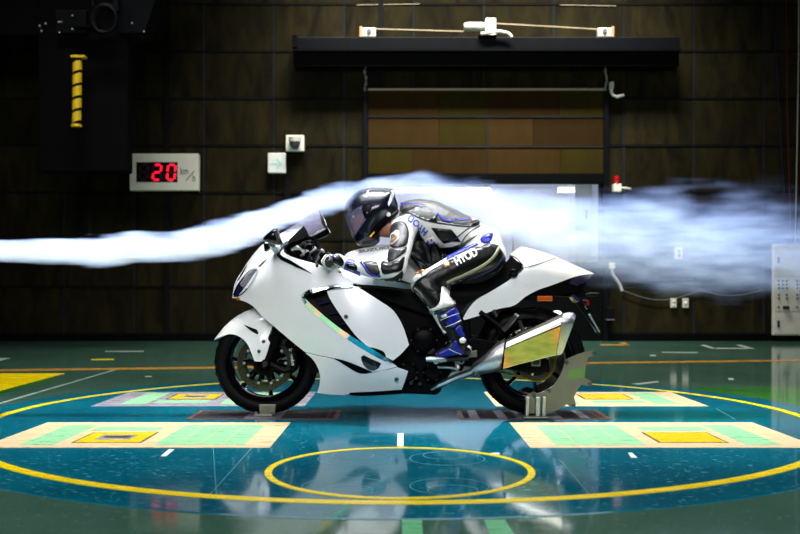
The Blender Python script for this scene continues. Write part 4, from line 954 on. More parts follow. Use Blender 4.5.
# rear hugger, subframe, passenger peg
SH = [(476, 352), (484, 328), (500, 313), (522, 307), (545, 309), (556, 313)]
sheet('rear_hugger', [(476, 352, 1), (484, 328), (500, 313), (522, 307), (545, 309), (556, 313, 1), (550, 322), (535, 318), (515, 320), (500, 328), (490, 345), (486, 356, 1)], bulge(lambda p: .108+0*p[:, 0], SH, 9), 'black_satin', bike, res=3.5, sil=SH, sr=9, closed=True)
for sg in (-1, 1):
    q = lambda x, y, yy: Vector((U(x, y, -.17).x, yy*sg, U(x, y, -.17).z))
    MB().tube([q(480, 312, .15), q(494, 322, .16), q(505, 331, .175)], [.015, .013, .014], 10).build('peg_hanger', 'black_satin', bike, True)
    MB().tube([q(494, 310, .15), q(497, 317, .155)], .011, 10).build('hanger_strut', 'dark_metal', bike, True)
    MB().tube([q(503, 330, .18), q(509, 324, .19), q(515.5, 315.5, .2)], [.017, .014, .012], 10).build('passenger_peg', 'dark_metal', bike, True)
    MB().cyl(q(515.5, 315.5, .2), q(516.5, 314, .201), .013, 10).build('peg_tip', 'brushed_steel', bike, True)
    MB().tube([q(520, 321, .13), q(524, 331, .13)], .012, 10).build('shock_stay', 'dark_metal', bike, True)
    # rider's footrest, heel plate, gear lever
    MB().tube([q(447, 359, .17), q(437, 359.5, .27), q(435, 359.5, .31)], [.014, .016, .015], 12).build('foot_peg', 'brushed_steel', bike, True)
    MB().tube([q(425.5, 357.7, .29), q(429, 357.5, .29), q(441, 358.2, .29), q(445, 358.8, .28)], [(.015, .02), (.017, .022), (.016, .022), (.01, .015)], 14).build('toe_lever', 'brushed_steel', bike, True)
    MB().tube([q(430, 369, .18), q(440, 366.5, .2), q(450, 367, .2), q(458, 369, .19)], [.008, .009, .009, .007], 10).build('gear_linkage', 'brushed_steel', bike, True)
    MB().tube([q(455, 359, .2), q(458, 368, .21)], [.011, .012], 10).build('linkage_arm', 'brushed_steel', bike, True)
    MB().lathe([(.008, -.006), (.008, .006), (.016, .006), (.016, -.006)], q(461, 361, .2), 'y', 18).build('linkage_ring', 'brushed_steel', bike, True)
    MB().lathe([(.010, -.006), (.010, .006), (.020, .006), (.020, -.006)], q(430, 350, .19), 'y', 18).build('pedal_ring', 'dark_metal', bike, True)
    MB().prism([(U(a, b, -.15).x, U(a, b, -.15).z) for a, b in ((446, 345), (468, 338), (478, 352), (477, 358), (462, 360), (448, 366))], .13*sg, .15*sg, px=False).build('heel_plate', 'black_satin', bike, bevel=.006)
    MB().prism([(U(a, b, -.16).x, U(a, b, -.16).z) for a, b in ((468, 352), (477, 350), (477, 357), (468, 358))], .15*sg, .165*sg, px=False).build('heel_guard', 'plate_metal', bike, bevel=.003)
# exhaust
def loft_px(name, stations, m, sides, smooth=True, angle=35):
    """stations: (top px, bottom px, yscale); section runs from top edge round the outside to the bottom and back"""
    rs = []
    for (ta, tb, yo) in stations:
        ring = []
        for v_, y_ in sides:
            yy = -(yo+y_)
            px = ta[0]+(tb[0]-ta[0])*v_; py = ta[1]+(tb[1]-ta[1])*v_
            ring.append(U(px, py, yy))
        rs.append(ring)
    o = MB().rings(rs).build(name, m, bike, smooth, angle=angle); mirrored(o); return o
sec_low = [(0, .0), (.12, .035), (.35, .052), (.7, .05), (.92, .03), (1, 0), (.8, -.04), (.2, -.04)]
loft_px('exhaust_pipe', [((429, 389.5), (433, 391), .12), ((437.5, 382.3), (441.5, 387.8), .14), ((457, 373.3), (456, 381.7), .155), ((470.5, 368.6), (469.5, 377), .165), ((473, 363.5), (476, 375.6), .17), ((484, 355.3), (484, 374), .175), ((496, 343.5), (496, 371.8), .185), ((505.5, 337.5), (501, 370), .19)], 'brushed_steel', sec_low)
sec_m = [(0, .02), (.02, .055), (.10, .085), (.20, .098), (.27, .1), (.985, .045), (1, .02), (.9, -.03), (.5, -.05), (.1, -.03)]
sts = [((506, 340.5), (502, 369.3), .19), ((525, 331.2), (520, 364.5), .19), ((545, 321.7), (540, 359.6), .19), ((563, 313.2), (556, 355.8), .19)]
mf = loft_px('muffler', sts, 'muffler_mirror', sec_m, angle=25)
strip_y = lambda y: (lambda p: y+0*p[:, 0])
def face_panel(name, stq, va, vb, off, m):
    v = []; f = []
    for i, (ta, tb, yo) in enumerate(stq):
        for vv, yy in ((va, .1-(va-.27)/.715*.055), (vb, .1-(vb-.27)/.715*.055)):
            v.append(U(ta[0]+(tb[0]-ta[0])*vv, ta[1]+(tb[1]-ta[1])*vv, -(yo+yy+off)))
        if i: f.append(((i-1)*2, (i-1)*2+1, i*2+1, i*2))
    o = MB().add(v, f).build(name, m, bike, solid=.003); mirrored(o); return o
face_panel('muffler_groove', sts, .275, .30, .002, 'black_satin')
face_panel('muffler_face', sts, .305, .975, .0015, 'titanium_gold')
cap = [((563.5, 313), (556.5, 355.8), .19), ((569, 312), (559.5, 355.5), .188), ((573.5, 312.4), (562, 354), .183), ((576, 315.5), (564, 350), .175), ((574.5, 321), (566, 344), .165)]
loft_px('muffler_end_cap', cap, 'brushed_steel', sec_m, angle=30)
loft_px('muffler_band', [((504.6, 339.5), (501, 370.4), .192), ((506.6, 338.8), (503, 369.9), .192)], 'black_satin', sec_m)
c = U(475.5, 374, -.225)
o = MB().lathe([(0, -.012), (.012, -.012), (.017, -.006), (.017, .02), (0, .02)], c, 'y', 16).build('exhaust_bolt', 'bolt_grey', bike, True); mirrored(o)
# ------------------------------------------------------------------ clamps that hold the wheels
ck = thing('wheel_clamp', 'small grey steel clamp holding the front tyre to its pad', 'clamp', (FX+.0, -.1, .008))
MB().prism([(258.6, 404.5), (276, 404.5), (275, 415), (259.5, 415)], -.10, -.085).build('clamp_plate', 'plate_metal', ck, bevel=.004)
MB().box(FX-.05, FX+.05, -.13, -.06, .008, .02).build('foot_plate', 'plate_metal', ck, bevel=.003)
for x in (-.04, .04):
    MB().cyl((FX+x, -.118, .018), (FX+x, -.118, .034), .008, 8).build('clamp_bolt', 'brushed_steel', ck, True)
rsd = thing('wheel_stand', 'cut-out grey metal plate stand bolted beside the rear tyre', 'stand', (RX, -.16, .008))
PL = [(565, 360), (575, 355.5), (585, 352), (594.5, 350.5), (596.5, 354), (588, 357.5), (586, 366), (584.6, 377.5), (591.4, 381.5), (590.5, 386), (581, 385), (577, 391), (574, 397), (576, 404.5), (572, 407.5), (566.7, 404.5), (560, 409), (554, 411.5), (545, 413), (526, 413.5), (525.3, 396), (533.7, 391.6), (538, 393.5), (543, 392), (548, 389), (552, 387.5), (556, 382), (560, 376), (563, 369)]
for sg in (-1, 1):
    o = MB().prism(PL, -.15, -.138).build('stand_plate', 'plate_metal', rsd)
    if sg == 1: o.scale = (1, -1, 1)
MB().prism([(568, 370), (585, 368.5), (584.5, 376.5), (567.5, 379)], -.1525, -.15).build('green_tape', 'tape_green', rsd)
for q in ((594, 352.5), (589.5, 384), (573.5, 405), (566.5, 362), (549, 390.5), (533.5, 394.5)):
    p = U(q[0], q[1], -.15); MB().cyl(p+Vector((0, -.014, 0)), p, .011, 12).build('stand_bolt', 'bolt_grey', rsd, True, bevel=.002)
for a, b in ((525.5, 529), (535.5, 540), (542, 545.5)):
    MB().prism([(a+.6, 397), (b+.6, 397), (b, 416.5), (a, 416.5)], -.19, -.15).build('stand_upright', 'brushed_steel', rsd, bevel=.003)
x0_ = U(523, 418, -.19).x; x1_ = U(549, 418, -.19).x
MB().box(x0_, x1_, -.205, -.11, .007, .017).build('foot_plate', 'plate_metal', rsd, bevel=.003)

# ------------------------------------------------------------------ rider
mat('leather_white', rgb(222, 222, 216), .42, var=.06, vscale=(14, 14, 14), bump=.25, bscale=26)
mat('leather_black', rgb(6, 6, 7), .34, var=.2, vscale=(20, 20, 20), bump=.35, bscale=30, spec=.32)
mat('leather_grey', rgb(80, 79, 77), .5, var=.3, vscale=(26, 26, 26), bump=.35, bscale=34)
mat('leather_smoke', rgb(40, 40, 42), .45, var=.3, vscale=(26, 26, 26), bump=.35, bscale=34)
mat('suit_blue', rgb(12, 34, 172), .4, var=.15, vscale=(30, 30, 30))
mat('boot_blue', rgb(8, 26, 140), .36, var=.2, vscale=(30, 30, 30))
mat('suit_navy', rgb(24, 20, 70), .45)
mat('stripe_sand', rgb(150, 150, 120), .45, var=.12, vscale=(60, 60, 60))
mat('badge_orange', rgb(214, 120, 40), .5)
mat('skin', rgb(150, 96, 72), .5, var=.1, vscale=(20, 20, 20))
mat('helmet_navy', rgb(9, 14, 32), .24, coat=.3, var=.3, vscale=(12, 12, 12))
mat('visor_glass', rgb(150, 154, 190), .04, alpha=.2)
mat('eye_white', rgb(225, 222, 214), .3); mat('eye_dark', rgb(22, 14, 10), .3)
rider = thing('person', 'rider in white, black and blue racing leathers tucked behind the windscreen', 'person', (.3, 0, .78))
def flipy(p, sg): return Vector((p.x, p.y*sg, p.z))
def remeshed(name, mb, vox, smooth_it, m, parent):
    me = bpy.data.meshes.new(name+'_raw'); me.from_pydata(mb.v, [], mb.f)
    bm = bmesh.new(); bm.from_mesh(me); bmesh.ops.recalc_face_normals(bm, faces=bm.faces); bm.to_mesh(me); bm.free()
    o = bpy.data.objects.new(name+'_raw', me); COL.objects.link(o)
    r = o.modifiers.new('r', 'REMESH'); r.mode = 'VOXEL'; r.voxel_size = vox
    s = o.modifiers.new('s', 'SMOOTH'); s.factor = .5; s.iterations = smooth_it
    bpy.context.view_layer.update()
    m2 = bpy.data.meshes.new_from_object(o.evaluated_get(bpy.context.evaluated_depsgraph_get()))
    bpy.data.objects.remove(o); bpy.data.meshes.remove(me)
    m2.name = name; m2.materials.clear()
    return mobj(name, m2, m, parent, True, angle=180)
B = MB()
B.tube([U(402, 224, 0), U(406, 223, 0), U(415, 223, 0), U(440, 228, 0), U(465, 238, 0), U(482, 249, 0), U(491, 256, 0), U(495, 259, 0)],
       [(.07, .10), (.105, .16), (.122, .18), (.13, .165), (.122, .15), (.115, .165), (.09, .14), (.04, .06)], 24)
B.tube([U(400, 211, 0), U(406, 210, 0), U(418, 209, 0), U(435, 211, 0), U(455, 218, 0), U(470, 224, 0), U(482, 228, 0)], [(.03, .05), (.052, .09), (.058, .11), (.055, .11), (.045, .10), (.035, .08), (.015, .05)], 18)
B.ball(U(485, 247, 0), .105, .17, .12)
B.capsule(U(401, 228, 0), U(379, 227, 0), .062, .056)
B.ball(U(369, 217, 0), .098, .074, .118, 16, 11, Matrix.Rotation(math.radians(14), 3, 'Y'))
B.ball(U(353.5, 222, 0), .014, .012, .016, 8, 6); B.capsule(U(354.5, 216, 0), U(353.2, 221, 0), .008, .012, 8)     # nose
B.ball(U(356, 229, 0), .02, .032, .018, 10, 6)                                                                          # mouth and chin
B.ball(U(360, 237, 0), .035, .04, .03, 10, 6)
for sg in (1, -1):
    q = lambda x, y, yy: flipy(U(x, y, -yy), sg)
    B.ball(q(404, 230, .175), .075, .07, .078)
    B.ball(q(372, 219, .075), .012, .012, .02, 8, 6)                                                                    # ear
    B.capsule(q(404, 231, .185), q(400, 252, .29), .066, .060); B.capsule(q(400, 252, .29), q(396, 270, .355), .060, .054)
    B.capsule(q(395, 271.5, .355), q(378, 270.5, .34), .056, .047); B.capsule(q(378, 270.5, .34), q(357, 267.5, .315), .047, .036)
    B.capsule(q(357, 267.5, .315), q(348, 265, .312), .034, .030)
    B.capsule(q(488, 256, .10), q(456, 268, .175), .104, .078); B.capsule(q(456, 268, .175), q(424, 284, .23), .078, .064)
    B.ball(q(422, 284, .235), .062, .056, .06)
    B.capsule(q(428, 289, .235), q(443, 307, .24), .066, .068); B.capsule(q(441, 310, .24), q(456, 341, .235), .056, .040)
    B.capsule(q(456, 341, .235), q(444, 353, .24), .036, .03)
body = remeshed('body', B, .0105, 4, 'leather_white', rider)
body.data.materials.append(MATS['skin'])
for p in body.data.polygons:                        # head and neck are skin, the rest is the suit
    c = p.center
    if c.x < U(391, 0, 0).x and abs(c.y) < .12 and c.z > U(0, 252, 0).z and c.z > 0.90: p.material_index = 1
bvh = BVHTree.FromPolygons([v.co for v in body.data.vertices], [tuple(p.vertices) for p in body.data.polygons])
CAMV = Vector((0, -CAMD, CAMZ))
def drape(p, off, tree):
    d = (U(p[0], p[1], 0)-CAMV).normalized(); loc, nn, *_ = tree.ray_cast(CAMV, d)
    if loc is None:
        loc, nn, *_ = tree.find_nearest(U(p[0], p[1], -.15))
    return loc+nn*off
def patch(name, outline, m, off=.003, res=3., tree=None, parent=None, sm=True, thick=.0015, both=True):
    """leather panel stitched onto the suit: follows the surface under it"""
    tree = tree or bvh; parent = parent or rider
    poly = spline(outline, 2.5) if sm else [np.array(p[:2], float) for p in outline]
    p2, f = fill2d(poly, res)
    v = [drape(p, off, tree) for p in p2]
    me = bpy.data.meshes.new(name); me.from_pydata(v, [], f)
    bm = bmesh.new(); bm.from_mesh(me)
    for fc in bm.faces:
        if fc.normal.dot(CAMV-fc.calc_center_median()) < 0: fc.normal_flip()
    bm.to_mesh(me); bm.free()
    o = mobj(name, me, m, parent, True, angle=180)
    if thick: d = o.modifiers.new('thick', 'SOLIDIFY'); d.thickness = thick; d.offset = 1
    if both: mirrored(o)
    return o
def pstrip(name, path, w0, m, off=.005, tree=None, parent=None, both=True):
    L = spline(path, 2.5, False); A, Bq = [], []
    for i, p in enumerate(L):
        t = L[min(i+1, len(L)-1)]-L[max(i-1, 0)]; t = t/(np.linalg.norm(t)+1e-9); nn = np.array((-t[1], t[0]))
        A.append(tuple(p+nn*w0)); Bq.append(tuple(p-nn*w0))
    return patch(name, A+Bq[::-1], m, off, 2.5, tree, parent, False, .0015, both)
def plettering(body_, a, b, size, m, off=.008, squeeze=1., bold=0., tree=None, parent=None):
    v, f = textmesh(body_, 1., bold); a, b = np.array(a, float), np.array(b, float); c = (a+b)/2; u = (b-a)/np.linalg.norm(b-a); n = np.array((u[1], -u[0]))
    return MB().add([drape(c+u*x*size*squeeze+n*y*size, off, tree or bvh) for x, y, _ in v], f).build('lettering', m, parent or rider)
# back hump and torso
HUMP = [(398, 196), (420, 190), (450, 196), (486, 214), (480, 223.5), (474, 226), (462, 226), (448, 224), (432, 221.5), (420, 218), (409, 212.5), (397.5, 214)]
body.data.materials.append(MATS['leather_grey'])
hc = np.array([((p.center.x*FOC/(-.12+CAMD))+400, HOR-(p.center.z-CAMZ)*FOC/(-.12+CAMD)) for p in body.data.polygons])
for p, hit in zip(body.data.polygons, inside(hc, np.array(HUMP))):
    if hit and p.material_index == 0: p.material_index = 2
pstrip('hump_seam', [(399, 213.5), (409, 213), (420, 218.3), (432, 221.8), (448, 224.3), (462, 226.2), (473, 226.2), (479, 223.8)], .9, 'leather_smoke', .004)
patch('hump_fold', [(402, 211, 1), (408, 207.5), (416, 206), (408, 210), (403, 213)], 'leather_smoke', .011)
patch('hump_fold', [(428, 221, 1), (433, 217), (438, 214.5), (436, 219.5), (437, 223)], 'leather_black', .011)
pstrip('hump_piping', [(437, 214), (440, 218), (444, 221), (452, 222.5)], .9, 'suit_blue', .012)
pstrip('hump_piping', [(454, 219.5), (461, 221.5), (468, 220.5)], .7, 'suit_blue', .012)
pstrip('hump_piping', [(400, 203.5), (410, 205), (424, 206.5)], .5, 'suit_blue', .011)
patch('hump_badge', [(470, 218.5), (475, 217), (477, 221), (472, 222.5)], 'badge_orange', .012, sm=False)
patch('hump_badge_face', [(471.2, 219), (474.4, 218), (475.6, 220.8), (472.4, 221.6)], 'leather_white', .016, sm=False)
patch('hump_tip', [(472, 223), (477, 221.5), (479.5, 220), (479, 223.5), (475, 225.8), (471, 226)], 'leather_black', .011)
patch('side_panel', [(431, 227.5), (440, 228.5), (451.5, 229.5), (456, 235), (461, 241.5), (452, 241), (444, 243), (437.5, 236.5)], 'leather_black', .004, sm=False)
patch('underarm_panel', [(417.5, 229, 1), (421, 235), (426, 242), (429, 248), (424, 256), (414, 263), (408, 262), (411, 250), (414, 240)], 'leather_black', .004)
patch('flank_shade', [(413, 262), (424, 256), (429, 248), (440, 247.5), (452, 246.5), (460, 244), (466, 246), (456, 254), (440, 259), (428, 262)], 'leather_black', .004, sm=False)  # black patch standing in for the shadow over the flank
pstrip('waist_seam', [(454, 240), (462, 233), (470, 227)], .6, 'leather_smoke', .004)
pstrip('waist_seam', [(461, 244), (465, 237), (472, 230.5), (480, 226)], .5, 'leather_smoke', .004)
patch('hip_panel', [(458, 246.5), (463, 243), (470, 238), (478, 235), (470, 241), (463, 247)], 'leather_grey', .004)
patch('rib_tag', [(424.5, 239), (433, 235.5), (438, 242), (428, 247)], 'leather_white', .008, sm=False)
for (x, y) in ((427, 240.5), (430.5, 239), (433.2, 241.8), (430, 243.2), (428, 243.8)):
    patch('tag_print', [(x, y-1.1), (x+1.7, y-1.5), (x+2.3, y+.2), (x+.6, y+.7)], 'suit_blue', .012, sm=False)
plettering('HYOD', (429, 234.5), (406, 215.5), 9.6, 'suit_blue', .009, .86, .02)
# shoulder and sleeve
patch('shoulder_panel', [(392, 226), (396, 222.5), (402, 221.5), (406.5, 225), (408.5, 233), (407.5, 241), (405, 246), (397, 248), (391, 247), (390.5, 236)], 'leather_smoke', .004)
patch('shoulder_badge_rim', [(392, 235.5), (397, 231), (399.5, 232), (399, 240), (393, 246), (390.8, 244.5)], 'leather_white', .009, sm=False)
patch('shoulder_badge_frame', [(393, 236), (396.8, 232.6), (398.5, 233.2), (398, 239.4), (393.6, 243.8), (392, 243)], 'badge_orange', .012, sm=False)
patch('shoulder_badge', [(393.6, 236.6), (396.6, 234), (397.5, 234.4), (397, 239), (393.8, 242.2), (392.8, 241.8)], 'leather_white', .015, sm=False)
for k in range(3): pstrip('badge_print', [(393.4, 237.4+k*1.5), (396.9, 235.2+k*1.5)], .28, 'leather_black', .018)
patch('sleeve_panel', [(391, 249), (399, 249.5), (406, 247), (405, 252), (399, 257), (392, 261.5), (388, 262), (388.5, 255)], 'leather_smoke', .004)
patch('sleeve_panel', [(382, 262), (390, 263), (398, 260), (404, 257), (403, 265), (401, 270.5), (393, 272.5), (384, 274), (381, 268)], 'leather_black', .004)
patch('forearm_panel', [(363, 263), (370, 262), (377, 263), (379, 269), (380, 274), (372, 274), (366, 269)], 'leather_smoke', .004)
pstrip('forearm_piping', [(359.5, 261.5), (364, 266), (368.5, 272), (374, 274.8), (381, 275.6)], .9, 'suit_blue', .007)
patch('forearm_underside', [(360, 277), (368, 279.2), (376, 280), (386, 278.5), (394, 276.5), (402, 271), (402, 277), (397, 283), (387, 286), (374, 284), (364, 281)], 'leather_black', .004)
# legs
patch('thigh_panel', [(498, 245.5, 1), (490, 244), (480, 247), (470, 250.5), (458, 256.5), (447, 262), (436, 268), (426, 274), (417, 281), (412.5, 290), (415, 299), (424, 308), (430, 311), (436, 308), (440, 300), (441, 292), (454, 294), (470, 287), (487, 280), (500, 271), (505, 259)], 'leather_black', .004)
pstrip('leg_piping', [(446, 259), (458, 253.3), (470, 247.5), (478, 244.5)], 1.2, 'suit_blue', .006)
plettering('HYOD', (451.5, 264.8), (480, 250.8), 10.0, 'leather_white', .011, .84, .045)
patch('thigh_badge', [(443, 264.5), (448.5, 261.8), (450, 266.5), (444.5, 268.6)], 'badge_orange', .011, sm=False)
patch('thigh_badge_face', [(444.2, 265.2), (447.8, 263.4), (448.8, 266.2), (445.2, 267.6)], 'leather_white', .014, sm=False)
pstrip('reflective_stripe', [(498.5, 247.5), (495.5, 253.5), (489, 260.5), (478, 267.5), (462, 275), (446, 282)], 1.35, 'stripe_sand', .009)
pstrip('navy_piping', [(502.5, 257), (495, 266), (482, 273.5), (464, 281), (448, 286.5)], .9, 'suit_navy', .008)
patch('hip_badge', [(480, 240.5), (483, 235.5), (488, 233.5), (492.5, 234), (491.5, 238.5), (489.5, 243), (484, 243.5)], 'suit_blue', .006)
pstrip('hip_fold', [(481, 238.3), (486, 237.4), (491.5, 237.3)], .35, 'suit_navy', .011)
patch('knee_cup', [(413.5, 284, 1), (415, 278), (419, 273), (424, 269.8), (430, 270.5), (427, 275), (420, 279)], 'leather_white', .009)
pstrip('knee_print', [(416, 276), (420, 273.6)], .6, 'badge_orange', .013); pstrip('knee_print', [(421, 273.3), (425, 272)], .6, 'badge_orange', .013)
patch('calf_panel', [(440.5, 286.5, 1), (447, 288), (453, 293.5), (457, 303.5, 1), (448, 306.5), (438, 309.5), (430, 312, 1), (428, 309, 1), (437, 306), (440.5, 299)], 'leather_white', .008)
# eyes behind the visor
for sg in (1, -1):
    c = flipy(U(353.6, 216.5, -.032), sg)
    MB().ball(c, .009, .011, .008, 10, 7).build('eye', 'eye_white', rider, True)
    MB().ball(c+Vector((-.007, 0, 0)), .004, .005, .005, 8, 6).build('pupil', 'eye_dark', rider, True)
# helmet
HS = [(344.8, 211.5), (345, 204), (351, 196), (360, 190), (371.4, 187.6), (384, 187.8), (394, 189), (395.3, 197.5), (398, 205), (397.6, 213), (393, 220.5), (386.5, 227.5), (380.5, 234.5), (379.5, 242), (372, 246.5), (363, 247), (356.5, 244), (353, 238), (350, 231), (346.5, 222), (344.8, 211.5)]
HSS = [tuple(p) for p in spline([p for p in HS[:-1]], 3)]; HSS.append(HSS[0])
WH = bulge(lambda p: .132+0*p[:, 0], HSS, 27)
hel = sheet('helmet', [(345, 211, 1), (345, 204), (351, 196), (360, 190), (371.4, 187.6), (384, 187.8), (394, 189, 1), (395.3, 197.5), (398, 205), (397.6, 213), (393, 220.5), (386.5, 227.5), (380.5, 234.5), (379.5, 242), (372, 246.5), (363, 247), (356.5, 244), (353.3, 238.5, 1), (357.5, 230.5), (362.5, 221.5), (367, 213), (366, 207.5), (359, 208.5), (351, 211.5)], WH, 'helmet_navy', rider, res=3, sil=HSS, sr=16, closed=True, thick=.012)
sheet('visor', [(344.7, 212, 1), (352, 208.5), (362, 203.8), (370, 202.5), (373, 206), (370.5, 214), (365, 222), (358.5, 231.5), (353, 238.2, 1), (350, 231), (346.5, 222)], lambda p: WH(p)+.004, 'visor_glass', rider, res=2.5, sil=HSS, sr=14, closed=True, thick=.002)
for nm, q in (('visor_edge', [(345, 213), (352, 209.5), (361, 204.8), (370, 203)]), ('visor_edge', [(370, 203), (373, 206.5), (370.5, 214), (365, 222), (358.5, 231.5), (353.5, 238)])):
    strip(nm, q, .5, .5, .006, .006, 'black_gloss', rider, W=WH)
sheet('visor_hinge', [(362, 206), (368, 203.5), (371.5, 205), (370.5, 212), (366, 219), (363, 214)], lambda p: WH(p)+.008, 'black_satin', rider, res=2, thick=.006)
bolt(368.5, 207, .010, .010, WH, 'dark_metal', rider); bolt(367, 213, .006, .010, WH, 'dark_metal', rider)
sheet('helmet_print_glint', [(364.5, 196.5), (367.5, 190.5), (370.3, 189.2), (368, 195), (366.5, 197.5)], lambda p: WH(p)+.002, 'leather_white', rider, res=2, sm=False, thick=.001)  # white patch puts a highlight on the shell into colour
sheet('helmet_spoiler', [(391, 190.5), (394.3, 189), (394.5, 194), (391.5, 201.5), (389, 206), (388.3, 203), (390.5, 197)], lambda p: WH(p)+.004, 'leather_white', rider, res=2, sm=False, thick=.004)
sheet('neck_roll', [(399, 211), (397, 214.5), (388, 222), (379, 231), (372.5, 238.5), (370, 236.5), (375, 229.5), (384, 221.5), (391, 215.5)], lambda p: WH(p)*.85+.028, 'black_satin', rider, res=3, thick=.01)
sheet('helmet_print_glint', [(369.5, 236.5), (374, 231.5), (375, 232.2), (370.8, 237.2)], lambda p: WH(p)*.85+.032, 'hazard_yellow', rider, res=2, sm=False, thick=.002)
sheet('helmet_print_glint', [(371, 238.2), (375, 237.4), (375, 238.5), (371.2, 239.3)], lambda p: WH(p)+.003, 'beacon_red', rider, res=2, sm=False, thick=.002)
bolt(388.5, 214.5, .012, .004, WH, 'tape_white', rider)
# gloves: five fingers closed round each grip
for sg in (1, -1):
    q = lambda x, y, yy: flipy(U(x, y, -yy), sg)
    Hm = MB()
    Hm.capsule(q(346, 264.5, .312), q(338, 259.5, .315), .030, .032)
    Hm.ball(q(337.5, 260, .315), .034, .045, .024, 12, 8)
    for k, (dy, ln) in enumerate(((.278, .96), (.302, 1.05), (.326, 1.0), (.349, .84))):
        kn = q(334.5, 256.5+k*.4, dy); p1 = q(334.5-8*ln, 255.8+k*.5, dy+.003); p2 = q(334.5-11.5*ln, 261.5, dy+.004); p3 = q(334.5-8.2*ln, 267, dy+.003)
        Hm.capsule(kn, p1, .0115, .0108, 8); Hm.capsule(p1, p2, .0108, .010, 8); Hm.capsule(p2, p3, .010, .009, 8)
    Hm.capsule(q(341, 262.5, .275), q(335, 267.5, .262), .014, .012, 8); Hm.capsule(q(335, 267.5, .262), q(327.5, 268, .268), .012, .010, 8)
    gl = remeshed('glove', Hm, .0042, 2, 'leather_white', rider)
    if sg == 1: gtree = BVHTree.FromPolygons([v.co for v in gl.data.vertices], [tuple(p.vertices) for p in gl.data.polygons])
    MB().tube([q(345, 264, .312), q(350, 265.5, .313), q(357, 268, .315), q(362, 269.5, .318)], [.030, .032, .034, .037], 18).build('glove_cuff', 'suit_blue', rider, True, bevel=.003)
patch('glove_guard', [(331, 254), (336, 253.5), (341, 257.5), (344, 262), (342, 266), (336, 263), (331, 260)], 'leather_black', .003, 2., gtree, both=True)
patch('glove_guard', [(323, 255.5), (328, 254.5), (329, 259), (325, 262), (322.5, 260)], 'leather_black', .003, 2., gtree, both=True)
patch('glove_piping', [(326, 252.8), (332, 253.5), (336, 256), (334, 257.5), (329, 256)], 'suit_blue', .005, 2., gtree, both=True)
o = MB().ball(U(352.5, 267, -.345), .036, .010, .020, 14, 8, Matrix.Rotation(math.radians(17), 3, 'Y')).build('cuff_guard', 'black_gloss', rider, True); mirrored(o)
# boots
for sg in (1, -1):
    q = lambda x, y, yy: flipy(U(x, y, -yy), sg)
    Bm = MB()
    Bm.capsule(q(444.5, 309, .242), q(451, 324, .242), .068, .060); Bm.capsule(q(451, 324, .242), q(457.5, 341, .238), .060, .050)
    Bm.capsule(q(458.5, 344, .238), q(449, 350.5, .242), .050, .042); Bm.capsule(q(449, 350.5, .242), q(437, 355.5, .25), .040, .030)
    Bm.ball(q(465, 350, .235), .035, .038, .04)
    bt = remeshed('boot', Bm, .008, 3, 'leather_black', rider)
    MB().tube([q(468, 358.5, .236), q(457, 359, .24), q(446, 359.8, .245), q(436, 359.8, .25)], [(.012, .034), (.012, .036), (.012, .038), (.008, .03)], 12).build('boot_sole', 'rubber_black', bt, True)
    if sg == 1: btree = BVHTree.FromPolygons([v.co for v in bt.data.vertices], [tuple(p.vertices) for p in bt.data.polygons])
bp = lambda n_, o_, m_, off=.003, **k: patch(n_, o_, m_, off, 2.2, btree, **k)
bp('boot_collar', [(431.5, 311.5), (443, 308.5), (455.5, 303.5), (457, 306.5), (445, 311.5), (433, 315)], 'leather_smoke')
bp('boot_panel', [(437, 315.5), (446, 312), (455, 308), (458, 313), (460, 321), (456, 325.5), (451, 328), (448, 326), (446, 321.5), (449, 318), (445, 316)], 'boot_blue')
bp('boot_panel', [(455, 328.5), (460, 325.5), (464, 329), (467, 335), (466, 340), (461, 337), (457, 333)], 'boot_blue')
bp('boot_panel', [(437, 353.5), (443, 350), (449, 346), (455, 340), (458, 343), (459, 348), (464, 351), (464, 354.5), (452, 357), (441, 357)], 'boot_blue')
bp('boot_badge', [(441, 315.5), (446, 313.8), (447.5, 316), (443, 318)], 'tape_white', .006, sm=False)
bp('shin_guard', [(435.5, 320.5), (437.5, 321), (441, 327), (447, 332), (445.5, 333.8), (440, 330.5), (436.5, 325.5)], 'leather_white', .005)
bp('heel_strap', [(466, 333), (469.5, 335), (471, 340), (469, 343), (466.5, 338)], 'leather_white', .005)
bp('ankle_cap', [(459, 339), (462.5, 337.6), (465, 340), (463.5, 343.5), (460, 343)], 'tape_white', .008)
bp('toe_seam', [(448, 347), (452, 342.5), (453.5, 346), (450, 349.5)], 'leather_smoke', .005)
for k in range(3): bp('lace', [(467.5+k*1.6, 345.5+k), (470.5+k*1.2, 347.5+k), (469.7+k*1.2, 349+k), (466.5+k*1.6, 347+k)], 'tape_white', .006, sm=False)
for q in ([(441, 320), (449, 316.5), (458, 313.5)], [(446, 326.5), (453, 324), (460, 320.5)], [(449, 349), (455, 351.5), (462, 353.5)]):
    pstrip('boot_stitching', q, .3, 'tape_white', .007, btree)

